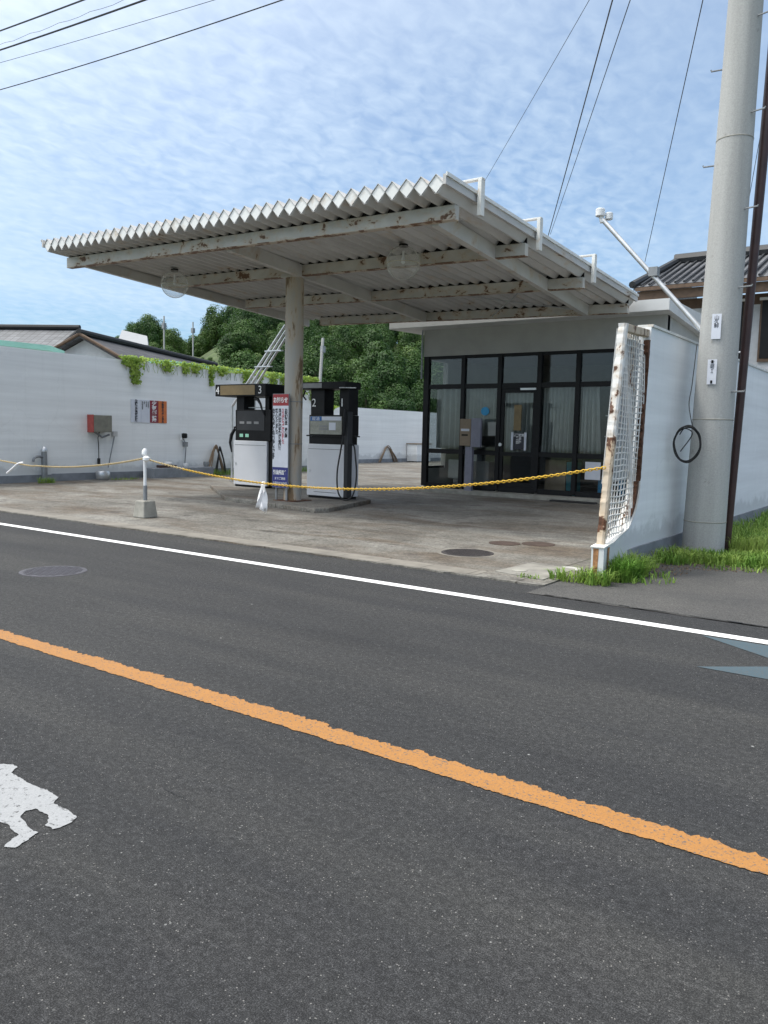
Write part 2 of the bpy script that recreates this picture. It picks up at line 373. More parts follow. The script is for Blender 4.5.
# ------------------------------------------------------------------ light and sky
sd=Vector((-.30,-.26,.92)).normalized()
sl=bpy.data.lights.new('sun','SUN'); sl.energy=2.1; sl.angle=R(6); sl.color=(1,.965,.91)
so=bpy.data.objects.new('sun',sl); COL.objects.link(so); so.rotation_euler=sd.to_track_quat('Z','Y').to_euler()
w=bpy.data.worlds.new('World'); S.world=w; w.use_nodes=True; n=w.node_tree; bg=n.nodes['Background']
sk=N(n,'ShaderNodeTexSky',sky_type='NISHITA'); sk.sun_disc=False; sk.sun_elevation=math.asin(sd.z); sk.sun_rotation=math.atan2(sd.x,sd.y); sk.air_density=1.2; sk.dust_density=.6; sk.ozone_density=2.
t=N(n,'ShaderNodeTexCoord'); sx=N(n,'ShaderNodeSeparateXYZ'); n.links.new(t.outputs['Generated'],sx.inputs[0])
mz=N(n,'ShaderNodeMath',operation='MAXIMUM'); mz.inputs[1].default_value=.03; n.links.new(sx.outputs[2],mz.inputs[0])
az=N(n,'ShaderNodeMath',operation='ADD'); az.inputs[1].default_value=.12; n.links.new(mz.outputs[0],az.inputs[0])
cx=N(n,'ShaderNodeCombineXYZ')
for i in (0,1):
    dv=N(n,'ShaderNodeMath',operation='DIVIDE'); n.links.new(sx.outputs[i],dv.inputs[0]); n.links.new(az.outputs[0],dv.inputs[1]); n.links.new(dv.outputs[0],cx.inputs[i])
def skynoise(sc,rot,scale,det,ro,di):
    mp=N(n,'ShaderNodeMapping'); mp.inputs['Scale'].default_value=sc; mp.inputs['Rotation'].default_value=(0,0,rot); n.links.new(cx.outputs[0],mp.inputs['Vector'])
    return noise(n,mp.outputs[0],scale,det,ro,di)
c1=ramp(n,skynoise((1,.3,1),1.1,.75,9,.55,.6),[(.26,0),(.74,1)])
c2=ramp(n,skynoise((1,.7,1),.6,22,4,.5,.4),[(.32,0),(.72,1)])
c3=ramp(n,skynoise((1,.5,1),.2,.55,3,.5,.2),[(.40,0),(.62,1)])
cc=mix(n,c3,mix(n,.08,c1,c2),mix(n,.4,c1,c2))
lowb=ramp(n,sx.outputs[2],[(.05,.55),(.2,1.15),(.36,.85),(.5,.62)])
cm=N(n,'ShaderNodeMath',operation='MULTIPLY'); n.links.new(cc,cm.inputs[0]); n.links.new(lowb,cm.inputs[1])
cm2=N(n,'ShaderNodeMath',operation='MULTIPLY_ADD'); cm2.inputs[1].default_value=.82; cm2.inputs[2].default_value=.10; n.links.new(cm.outputs[0],cm2.inputs[0])
skb=mix(n,1.,sk.outputs[0],(.58,.88,1.16),'MULTIPLY')
col=mix(n,cm2.outputs[0],skb,(6.2,7.55,8.9))
# broad aureole added to the thin cloud around the sun, lifts wall fill
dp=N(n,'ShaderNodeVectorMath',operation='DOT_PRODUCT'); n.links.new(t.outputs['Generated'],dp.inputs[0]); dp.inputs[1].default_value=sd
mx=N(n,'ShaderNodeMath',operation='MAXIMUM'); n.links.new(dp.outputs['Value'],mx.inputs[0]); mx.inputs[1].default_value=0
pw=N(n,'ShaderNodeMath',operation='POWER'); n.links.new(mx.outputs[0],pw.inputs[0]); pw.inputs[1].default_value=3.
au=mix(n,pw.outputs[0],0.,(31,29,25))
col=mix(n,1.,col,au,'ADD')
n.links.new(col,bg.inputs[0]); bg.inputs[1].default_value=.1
S.view_settings.view_transform='Standard'; S.view_settings.look='None'; S.view_settings.gamma=1; S.view_settings.use_curve_mapping=False; S.view_settings.exposure=.27
S.cycles.max_bounces=8; S.cycles.transparent_max_bounces=24

# ------------------------------------------------------------------ ground
struct(MB().box(-400,300,-60,500,-.5,-.05).build('ground','hillgrass'))
struct(MB().sheet([(-90,-4),(60,-4),(60,7.02),(-90,7.02)],0).build('road','asphalt'))
def jag(x0,x1,y,amp,step=.12,z=0):
    out=[]; x=x0
    while x<x1: out.append((x,y+random.uniform(-amp,amp))); x+=random.uniform(.5,1.5)*step
    out.append((x1,y)); return out
e=[(-90,7.42)]+jag(-18,-3.35,7.47,.025)
struct(MB().sheet([(-90,7.0),(60,7.0),(60,7.75),(-3.35,7.75)]+[(x,y+.12) for x,y in e[::-1]],-.006).build('road_shoulder','asphalt'))
lotpts=e+[(-3.3,7.49),(-3.3,60),(-40,60),(-90,20)]
lt=MB(); lt.prism(lotpts,-.2,.012); struct(lt.build('forecourt','lot'))
struct(MB().sheet([(-3.28,7.03)]+[(x,y) for x,y in jag(-3.2,12,7.03,.02)]+[(12,30),(-3.28,30)],.004).build('verge','old_asphalt'))
cr=MB(); x=-3.1
while x<6:
    x2=x+random.uniform(.05,.12); y=7.045+random.uniform(-.012,.012); wd=random.uniform(.004,.012); cr.sheet([(x,y-wd),(x2+.01,y-wd),(x2+.01,y+wd),(x,y+wd)],.009); x=x2
struct(cr.build('shoulder_crack','rubber'))
# markings
def strip(name,x0,x1,y0,y1,z,mat,a0,a1,step=.03):
    m=MB(); x=x0; o=0; j0=j1=0; k=0; b0=b1=0
    prev=None
    while x<x1:
        if random.random()<.02: b1=random.choice((0,0,.018,-.012,.02))*(a1>.004)
        j0=j0*.75+random.uniform(-a0,a0)*.5; j1=j1*.75+random.uniform(-a1,a1)*.5
        cur=[(x,y0+j0,z),(x,y1+j1+b1,z)]
        if prev: m.add([prev[0],cur[0],cur[1],prev[1]],[(0,1,2,3)])
        prev=cur; x+=step
    return struct(m.build(name,mat))
strip('edge_line',-60,30,6.44,6.57,.004,'line_white',.0015,.0015,.05)
strip('centre_line',-40,20,2.945,3.085,.004,'line_orange',.009,.02,.008)
tm=MB(); tm.sheet([(-1.5,6.40),(-.96,6.03),(.6,5.0),(.9,5.3),(-.4,6.40)],.0035); tm.sheet([(-1.33,5.47),(-1.2,5.57),(-.92,5.79),(.4,6.2),(.9,5.3),(-.86,5.47),(-.6,5.2)],.0065) if False else tm.sheet([(-1.30,5.475),(-.92,5.79),(-.45,6.18),(-.1,6.05),(-.45,5.47),(-.86,5.475)],.0035)
struct(tm.build('teal_arrow_marking','line_teal'))
deer=[(-3.35,1.82),(-3.30,1.85),(-3.26,1.85),(-3.23,1.8),(-3.14,1.795),(-3.04,1.79),(-2.95,1.80),(-2.86,1.79),(-2.83,1.75),(-2.73,1.75),(-2.65,1.74),(-2.63,1.69),(-2.63,1.65),(-2.64,1.63),(-2.69,1.63),(-2.70,1.65),(-2.72,1.66),(-2.75,1.68),(-2.79,1.68),(-2.84,1.68),(-2.85,1.65),(-2.83,1.61),(-2.79,1.6),(-2.72,1.58),(-2.66,1.58),(-2.64,1.53),(-2.62,1.47),(-2.66,1.45),(-2.69,1.5),(-2.70,1.53),(-2.73,1.53),(-2.81,1.55),(-2.84,1.54),(-3.0,1.4),(-3.4,1.35),(-3.7,1.5),(-3.6,1.75)]
dd=[]
for i,p in enumerate(deer):
    q=deer[(i+1)%len(deer)]; L=math.dist(p,q); k=max(1,int(L/.012))
    for j in range(k): dd.append((p[0]+(q[0]-p[0])*j/k+random.uniform(-.003,.003),p[1]+(q[1]-p[1])*j/k+random.uniform(-.003,.003)))
struct(MB().sheet(dd,.004).build('road_symbol_marking','mark_white'))
ck=MB(); p=(-2.63,2.13)
for i in range(14):
    q=(p[0]+.018,p[1]+random.uniform(-.014,.008)); ck.sheet([(p[0],p[1]-.002),(q[0]+.003,q[1]-.002),(q[0]+.003,q[1]+.002),(p[0],p[1]+.002)],.0045); p=q
struct(ck.build('road_crack','rubber'))
# covers
def cover(name,x,y,z,r,mat,label,ringmat=None,pattern=True):
    t=thing(name,(x,y,z),label,'manhole cover')
    m=MB(); k=40; m.lathe([(r,0),(r,.006),(r-.01,.008)],(x,y,z),k); m.build('cover_plate',mat,t)
    if pattern:
        q=MB(); st=r/7
        for i in range(-6,7):
            for j in range(-6,7):
                if math.hypot(i*st,j*st)<r*.88: q.box(x+i*st-st*.28,x+i*st+st*.28,y+j*st-st*.28,y+j*st+st*.28,z+.0085,z+.0125)
        so=q.build('raised_studs',mat,t); so['kind']='stuff'
    if ringmat:
        q=MB(); pts=[]
        for i in range(48):
            a=2*math.pi*i/48; b=2*math.pi*(i+1)/48
            q.add([(x+(r+.004)*math.cos(a),y+(r+.004)*math.sin(a),z+.003),(x+(r+.004)*math.cos(b),y+(r+.004)*math.sin(b),z+.003),(x+(r+.06)*math.cos(b),y+(r+.06)*math.sin(b),z+.003),(x+(r+.06)*math.cos(a),y+(r+.06)*math.sin(a),z+.003)],[(0,1,2,3)])
        q.build('collar',ringmat,t)
    return t
cover('manhole_cover',-7.55,4.72,-.003,.33,'iron_v','round purplish worn cover flush in the road asphalt, beyond the orange line')
cover('manhole_cover',-4.98,8.88,.012,.335,'iron','largest round dark studded iron cover in the forecourt, near the kerb edge','gutter')
cover('tank_cover',-5.05,10.05,.012,.22,'iron_b','brown round fill cover behind the large studded cover, left of its twin',None,False)
cover('tank_cover',-4.66,10.32,.012,.23,'iron_b','brown round fill cover touching its twin, the one nearer the white gate frame',None,False)
m=MB(); m.prism([(-4.05,7.85),(-3.42,7.72),(-3.42,8.6),(-4.0,8.72)],.012,.022); tt=tag(m.build('concrete_slab','slabcon'),'pale square concrete slab at the forecourt edge beside the gate base','slab')
c=cover('water_valve_cover',-3.86,8.07,.022,.09,'concrete','small round pale valve cover in the concrete slab',None,False)
c=cover('drain_lid',-3.5,8.62,.012,.13,'palecon','white oval lid on the ground at the foot of the rusty gate base',None,False)
gs=MB()
x=-30
while x<-4.1:
    gs.box(x+.004,min(x+.6,-4.1)-.004,7.5,7.8,-.02,.017); x+=.6
struct(gs.build('gutter_strip','gutter',None,.004))
# raised pump island
il=MB(); il.prism([(-12.55,11.85),(-9.6,11.3),(-9.5,11.6),(-9.75,12.5),(-10.15,13.8),(-12.6,15.7),(-15.6,15.7),(-15.6,14.2)],.0,.095)
tag(il.build('pump_island','lot',None,.02),'low stained concrete island carrying the fuel dispensers and the column','pump island')

# ------------------------------------------------------------------ walls
def wall(name,x0,x1,y0,y1,h,mat,plinth,label,face,ph=.2):
    t=thing(name,((x0+x1)/2,y0,0),label,'wall')
    MB().box(x0,x1,y0,y1,-.1,h).build('wall_body',mat,t)
    if plinth:
        xf=(x1,x1+.03) if face>0 else (x0-.03,x0)
        MB().box(xf[0]+.0005,xf[1],y0,y1,0,ph).build('plinth',plinth,t)
    return t
def lw():
    t=thing('boundary_wall',(-20,9,0),'tall white block wall along the left of the forecourt with vines on its top','wall')
    P=[(-19.65,9),(-20.0,12.5),(-20.25,17),(-20.6,24.4)]
    hs=[3.5,3.5,3.5,3.42]
    m=MB(); g=MB(); cp=MB()
    for i in range(3):
        (xa,ya),(xb,yb)=P[i],P[i+1]; ha,hb=hs[i],hs[i+1]
        m.hexa([(xa-.2,ya,-.1),(xa,ya,-.1),(xb,yb,-.1),(xb-.2,yb,-.1),(xa-.2,ya,ha),(xa,ya,ha),(xb,yb,hb),(xb-.2,yb,hb)])
        g.hexa([(xa-.1,ya,0),(xa+.03,ya,0),(xb+.03,yb,0),(xb-.1,yb,0),(xa-.1,ya,.22),(xa+.03,ya,.22),(xb+.03,yb,.2),(xb-.1,yb,.2)])
    m.build('wall_body','wall',t); g.build('plinth','wallgrey',t)
    return t
lw()
def tl(): pass
wall('rear_side_wall',-24.7,-24.5,24.4,46,2.78,'wall','wallgrey','lower white wall far back between the dispensers and the office',1)
wall('rear_wall',-24.5,-12.5,45.8,46,2.7,'wall',None,'distant white cross wall closing the yard behind the office',1)
# right wall with rounded notch, runs back from the road
WX=-3.10
t=thing('side_wall',(WX-.07,9.0,0),'white rendered wall on the right with a curved notch and grey foot, behind the utility pole','wall')
ARC=[(9.18+.55*math.cos(-math.pi/2+math.pi/2*i/8),.98+.55*math.sin(-math.pi/2+math.pi/2*i/8)) for i in range(9)]
def wxf(y): return WX+.16*max(0,min(1,(9.5-y)/1.4))
PR=[(8.08,.36),(8.5,.37),(8.9,.40)]+ARC+[(9.77,1.4),(9.86,2.84)]
m=MB()
for (ya,za),(yb,zb) in zip(PR[:-1],PR[1:]):
    if yb-ya<.0005: continue
    xa,xb=wxf(ya),wxf(yb)
    la,lb=[.15-.045*max(0,min(1,(9.2-y_)/.6)) for y_ in (ya,yb)]; ra,rb=[.03*max(0,min(1,(8.9-y_)/.5)) for y_ in (ya,yb)]
    m.hexa([(xa-la,ya,-.1),(xa+ra,ya,-.1),(xb+rb,yb,-.1),(xb-lb,yb,-.1),(xa-la,ya,za),(xa+ra,ya,za),(xb+rb,yb,zb),(xb-lb,yb,zb)])
m.box(WX-.15,WX,9.8602,30,-.1,2.86)
m.build('wall_body','wall_r',t)
MB().box(WX+.0005,WX+.03,9.35,30,0,.2).build('plinth','wallgrey',t)
MB().box(WX-.17,WX+.02,9.86,30,2.861,2.89).build('coping','coping',t)
mm=MB()
pp=[(8.07,.362),(8.5,.372),(8.9,.402)]+ARC
for a,b in zip(pp[:-1],pp[1:]):
    xa,xb=wxf(a[0]),wxf(b[0]); la,lb=[.16-.045*max(0,min(1,(9.2-y_)/.6)) for y_ in (a[0],b[0])]; ra,rb=[.008+.03*max(0,min(1,(8.9-y_)/.5)) for y_ in (a[0],b[0])]
    mm.hexa([(xa-la,a[0],a[1]+.002),(xa+ra,a[0],a[1]+.002),(xb+rb,b[0],b[1]+.002),(xb-lb,b[0],b[1]+.002),(xa-la,a[0],a[1]+.014),(xa+ra,a[0],a[1]+.014),(xb+rb,b[0],b[1]+.014),(xb-lb,b[0],b[1]+.014)])
mm.build('notch_lip','coping',t)
def streak(pts,nm='rust_stain'):
    m=MB(); m.add(pts,[(0,1,2,3)]); return m.build(nm,'rust_streak',t)
XB=wxf(8.08)
streak([(XB-.085,8.077,.355),(XB-.025,8.077,.355),(XB-.035,8.077,.0),(XB-.08,8.077,.0)])
streak([(wxf(8.22)+.034,8.22,.355),(wxf(8.22)+.034,8.22,.06),(wxf(8.28)+.034,8.28,.1),(wxf(8.31)+.034,8.31,.355)])
# rusty mesh frame in the notch
g=thing('mesh_screen',(WX-.1,8.7,.4),'white wire mesh screen in a peeling rusty steel frame at the wall end','screen')
def gy(z): return 8.23+(z-.38)*.155
def bar(m,x0,x1,ya,yb,wa,wb,z0,z1):
    m.hexa([(x0,ya,z0),(x1,ya,z0),(x1,ya+wa,z0),(x0,ya+wa,z0),(x0,yb,z1),(x1,yb,z1),(x1,yb+wb,z1),(x0,yb+wb,z1)])
m=MB()
def ragged(z0,z1,x0,x1,mat,nm,wd):
    m=MB(); k=int((z1-z0)/.04); ys=[]
    for i in range(k+1):
        z=z0+(z1-z0)*i/k; ys.append((z,random.uniform(-.006,.006),random.uniform(-.008,.008),random.uniform(-.005,.005)))
    o=len(m.v)
    for z,d1,d2,d3 in ys:
        y=gy(z); m.v+=[(x0+d3,y+d1,z),(x1-.02,y+d1*.6,z),(x1+d3*.5,y+.02,z),(x1-d3*.5,y+wd+d2,z),(x0,y+wd,z)]
    for i in range(k):
        for j in range(5): m.f.append((i*5+j,i*5+(j+1)%5,i*5+5+(j+1)%5,i*5+5+j))
    m.f.append(tuple(range(5))[::-1]); m.f.append(tuple(k*5+j for j in range(5)))
    return m.build(nm,mat,g)
ragged(.375,1.52,XB-.115,XB-.035,'gate_cream','post',.065)
ragged(1.52,2.745,XB-.12,XB-.035,'gate_flake','post',.075)
MB().hexa([(XB-.11,gy(2.7)+.08,2.66),(XB-.04,gy(2.7)+.08,2.66),(WX-.02,9.86,2.74),(WX-.1,9.86,2.74),(XB-.11,gy(2.7)+.08,2.745),(XB-.04,gy(2.7)+.08,2.745),(WX-.02,9.86,2.83),(WX-.1,9.86,2.83)]).build('top_rail','gate_cream',g,.008)
def wy(z): return 9.74+(z-1.)*.055 if z>1 else 9.18+.55*math.sqrt(max(0,1-((.98-z)/.55)**2))
m=MB(); k=45; z0=1.0; z1=2.7
prev=None
for i in range(k+1):
    z=z0+(z1-z0)*i/k; wd=max(.004,.035+.03*math.sin(z*5)+random.uniform(-.022,.022)); 
    cur=[(WX-.06,wy(z)-wd,z),(WX+.004,wy(z)-wd,z),(WX+.004,wy(z)+random.uniform(.0,.012),z),(WX-.06,wy(z),z)]
    o=len(m.v); m.v+=cur
    if i:
        for j in range(4): m.f.append((o-4+j,o-4+(j+1)%4,o+(j+1)%4,o+j))
m.f.append((3,2,1,0)); m.f.append((len(m.v)-4,len(m.v)-3,len(m.v)-2,len(m.v)-1))
m.build('rusted_edge','deeprust',g)
m=MB(); k=14
for i in range(k+1):
    z=.56+(.98-.56)*i/k; wd=.06+random.uniform(-.01,.01)
    o=len(m.v); m.v+=[(WX-.09,wy(z)-wd-.02,z+.02),(WX-.004,wy(z)-wd-.02,z+.02),(WX-.004,wy(z)-.022,z+.02),(WX-.09,wy(z)-.022,z+.02)]
    if i:
        for j in range(4): m.f.append((o-4+j,o-4+(j+1)%4,o+(j+1)%4,o+j))
m.f.append((3,2,1,0)); m.f.append((len(m.v)-4,len(m.v)-3,len(m.v)-2,len(m.v)-1))
m.build('rusted_edge','deeprust',g)
m=MB()
z=.46
while z<2.66:
    y0=gy(z)+.06; y1=wy(z)-.03; pts=[]
    sag=random.uniform(-.004,.012)
    for i in range(9):
        u=i/8; pts.append((wxf(y0+(y1-y0)*u)-.045+.012*math.sin(u*9+z*3)+.03*math.sin(z*1.3)*math.sin(math.pi*u),y0+(y1-y0)*u,z-sag*math.sin(math.pi*u)+.006*math.sin(u*14+z*7)))
    m.tube(pts,.0095,5); z+=.068
for k in range(13):
    u=(k+.7)/13.3; pts=[]
    z=.42
    while z<2.75:
        y0=gy(z)+.06; y1=9.84; y=y0+(y1-y0)*u
        if y<wy(z): pts.append((wxf(y)-.037+.012*math.sin(u*9+z*3)+.03*math.sin(z*1.3)*math.sin(math.pi*u),y,z))
        z+=.11
    if len(pts)>2: m.tube(pts,.0075,5)
m.build('wire_mesh','wire',g,smooth=True)
def bs(x): return [(x+.13,gy(1.02)+.07,1.02),(x,wy(1.02)-.03,1.02),(x,9.82,2.7),(x+.12,gy(2.7)+.07,2.7)]
MB().add(bs(WX-.12)+bs(WX-.11),[(0,1,2,3),(7,6,5,4),(0,4,5,1),(1,5,6,2),(2,6,7,3),(3,7,4,0)]).build('backing_sheet','backing',g)

# ------------------------------------------------------------------ canopy
CX0,CX1,CY0,CY1=-15.5,-5.95,9.6,17.7
def zv(x,y):
    u=(x-CX0)/(CX1-CX0); v=(y-CY0)/(CY1-CY0)
    return (5.05*(1-u)+4.80*u)*(1-v)+(4.68*(1-u)+4.40*u)*v
cn=thing('canopy_roof',(-11,12.3,4.5),'large white folded sheet metal canopy over the forecourt with zigzag front edge','canopy')
NT=39; pitch=(CX1-CX0)/NT; HT=.25
for nm,phase in (('top_sheet',1),('ceiling_sheet',-1)):
    m=MB(); pr=[]
    for i in range(2*NT+1):
        x=CX0+i*pitch/2; base=HT/2
        hz=base+ (HT/2 if i%2 else 0)*phase
        if phase<0 and i%2: pr+=[(x-.022,hz),(x+.022,hz)]
        else: pr.append((x,hz))
    th=.008
    for i in range(len(pr)-1):
        (xa,ha),(xb,hb)=pr[i],pr[i+1]
        vs=[]
        ys=[CY0,CY0+2.7,CY0+5.4,CY1] if phase>0 else [CY0+.02,CY0+2.7,CY0+5.4,CY1-.05]
        for y in ys:
            for dz in (0,th):
                vs.append((xa,y,zv(xa,y)+ha+dz)); vs.append((xb,y,zv(xb,y)+hb+dz))
        fs=[]
        for j in range(3):
            a=j*4; b=a+4; fs+=[(a,b,b+1,a+1),(a+2,a+3,b+3,b+2)]
        fs+=[(0,1,3,2),(12,14,15,13)]
        m.add(vs,fs)
    m.build(nm,'canopy',cn)
for i in range(NT):
    x=CX0+(i+.5)*pitch; h=pitch/2*.97; y=CY0+.015
    vs=[]
    for yy in (y,y+.006):
        vs+=[(x-h,yy,zv(x,y)+HT/2),(x,yy,zv(x,y)+.004),(x+h,yy,zv(x,y)+HT/2),(x,yy,zv(x,y)+HT-.004)]
    MB().add(vs,[(0,1,2,3),(7,6,5,4),(0,4,5,1),(1,5,6,2),(2,6,7,3),(3,7,4,0)]).build('end_closure','endplate',cn)
# side trims
for x,dz in ((CX1,.0),(CX0,0)):
    sgn=1 if x==CX1 else -1
    m=MB(); xo=x+sgn*.05
    m.hexa([(min(x,xo),CY0-.01,zv(x,CY0)+.1),(max(x,xo),CY0-.01,zv(x,CY0)+.1),(max(x,xo),CY1,zv(x,CY1)+.1),(min(x,xo),CY1,zv(x,CY1)+.1),
            (min(x,xo),CY0-.01,zv(x,CY0)+.235),(max(x,xo),CY0-.01,zv(x,CY0)+.235),(max(x,xo),CY1,zv(x,CY1)+.235),(min(x,xo),CY1,zv(x,CY1)+.235)])
    m.build('side_flashing','canopy',cn)
    m=MB(); xa,xb=sorted((x+sgn*.052,x+sgn*.075))
    m.hexa([(xa,CY0-.02,zv(x,CY0)+.205),(xb,CY0-.02,zv(x,CY0)+.205),(xb,CY1,zv(x,CY1)+.205),(xa,CY1,zv(x,CY1)+.205),
            (xa,CY0-.02,zv(x,CY0)+.255),(xb,CY0-.02,zv(x,CY0)+.255),(xb,CY1,zv(x,CY1)+.255),(xa,CY1,zv(x,CY1)+.255)])
    m.build('edge_trim','trim',cn)
M['flange']=rusty('rusting_flange',(.55,.49,.42),.47,rust=(.22,.11,.055),scale=4.5)
def beam(name,p,q,wd,dp,mat):
    # I-beam-like channel hanging below the sheet; p,q=(x,y)
    d=Vector((q[0]-p[0],q[1]-p[1],0)).normalized(); s=Vector((-d.y,d.x,0))
    m=MB()
    def pc(a,b,z0,z1):
        P=Vector((p[0],p[1],0)); Q=Vector((q[0],q[1],0)); zp=zv(*p); zq=zv(*q)
        c=[P+s*a,Q+s*a,Q+s*b,P+s*b]; zz=[zp,zq,zq,zp]
        m.hexa([(v.x,v.y,z+z0) for v,z in zip(c,zz)]+[(v.x,v.y,z+z1) for v,z in zip(c,zz)])
    pc(-wd,wd,-dp,-.006)
    o=m.build(name,mat,cn)
    if name=='cross_beam':
        m=MB(); pc(-wd-.006,wd+.006,-dp-.012,-dp-.001); m.build('bottom_flange','flange',o)
        m=MB(); pc(-.012,.012,-.003,.1); m.build('gap_shade_strip','black',o)  # black strip added so the rib gaps over the beam look shaded
    return o
for y,x0,x1 in ((10.15,-15.45,-6.05),(12.3,-14.9,-5.98),(14.8,-14.9,-5.98),(17.35,-14.6,-5.98)):
    beam('cross_beam',(x0,y),(x1,y),.06,.20 if y<17 else .2,'beam')
beam('girder',(-10.75,10.22),(-11.15,17.28),.055,.24,'beam_clean')
beam('girder',(-6.45,10.22),(-6.9,17.28),.055,.24,'beam_clean')
beam('girder',(-15.0,10.22),(-15.2,17.5),.05,.2,'beam_clean')
MB().tube([(-6.9,16.9,4.28),(-9.0,15.2,4.52)],.014,6).build('brace_rod','galv',cn)
MB().tube([(-9.2,17.2,4.33),(-7.2,14.9,4.52)],.014,6).build('brace_rod','galv',cn)
# rust holes / spots under the sheet are in the material; brackets at the right edge
for y in (10.45,12.45,14.9):
    m=MB(); z=zv(CX1,y)
    m.box(-5.86,-5.80,y-.055,y+.055,z-.1,z+.40)
    m.box(-6.35,-5.80,y-.045,y+.045,z+.402,z+.43); m.box(-6.35,-6.31,y-.045,y+.045,z+.26,z+.401)
    m.build('edge_bracket','coping',cn,.004)
cl=thing('canopy_column',(-11.05,12.3,.09),'single round steel column holding the canopy, stained brown near its foot','column')
MB().lathe([(.185,0),(.185,1.2),(.185,2.6),(.185,zv(-11.05,12.3)-.09-.24)],(-11.05,12.3,.09),28).build('shaft','column',cl,smooth=True)
MB().box(-11.33,-10.77,12.02,12.58,.09,.11).build('base_plate','deeprust',cl)
m=MB()
for z in (1.25,2.1): m.lathe([(.187,z),(.19,z+.004),(.19,z+.012),(.187,z+.016)],(-11.05,12.3,0),28)
m.build('weld_seam','galv_d',cl)
MB().box(-11.25,-10.85,12.1,12.5,zv(-11.05,12.3)-.245,zv(-11.05,12.3)-.215).build('cap_plate','beam',cl)
for x,lb in ((-7.95,'clear glass globe lamp under the canopy to the right of the column'),(-13.85,'clear glass globe lamp under the canopy to the left of the column')):
    y=11.6; z=zv(x,y)-.33
    l=thing('globe_lamp',(x,y,z),lb,'lamp','glass globe lamps under the canopy')
    pr=[(.02,-.29)]+[(.29*math.cos(a),.29*math.sin(a)) for a in [R(v) for v in range(-80,76,11)]]+[(.07,.28)]
    MB().lathe(pr,(x,y,z),32).build('globe','globe',l,smooth=True)
    MB().lathe([(.075,.26),(.08,.27),(.08,.31),(.03,.32)],(x,y,z),20).build('fitting','blackmetal',l)
    MB().lathe([(.01,-.02),(.035,0),(.035,.06),(.02,.1),(.02,.2)],(x,y,z),16).build('bulb','white',l,smooth=True)
    m=MB(); m.tube([(x+.291*math.cos(a),y+.291*math.sin(a),z-.02) for a in [2*math.pi*i/40 for i in range(40)]],.005,6,close=True); m.build('rim','rimcol',l)
# vent pipes
vp=thing('vent_pipes',(-16.3,16.5,0),'three parallel silver vent pipes slanting up behind the left dispenser','pipes')
for k in range(3):
    ox=k*.22
    MB().tube([(-17.2+ox,16.5,2.2),(-15.15+ox*.7,16.5,4.4)],.035,10).build('pipe','galv',vp,smooth=True)
    MB().tube([(-17.2+ox,16.5,0),(-17.2+ox,16.5,2.2)],.035,10).build('pipe','galv',vp,smooth=True)
for z in (3.3,3.72):
    x=-17.2+(z-2.2)*.93; MB().box(x-.08,x+.52,16.44,16.56,z-.015,z+.015).build('pipe_clamp','galv',vp)

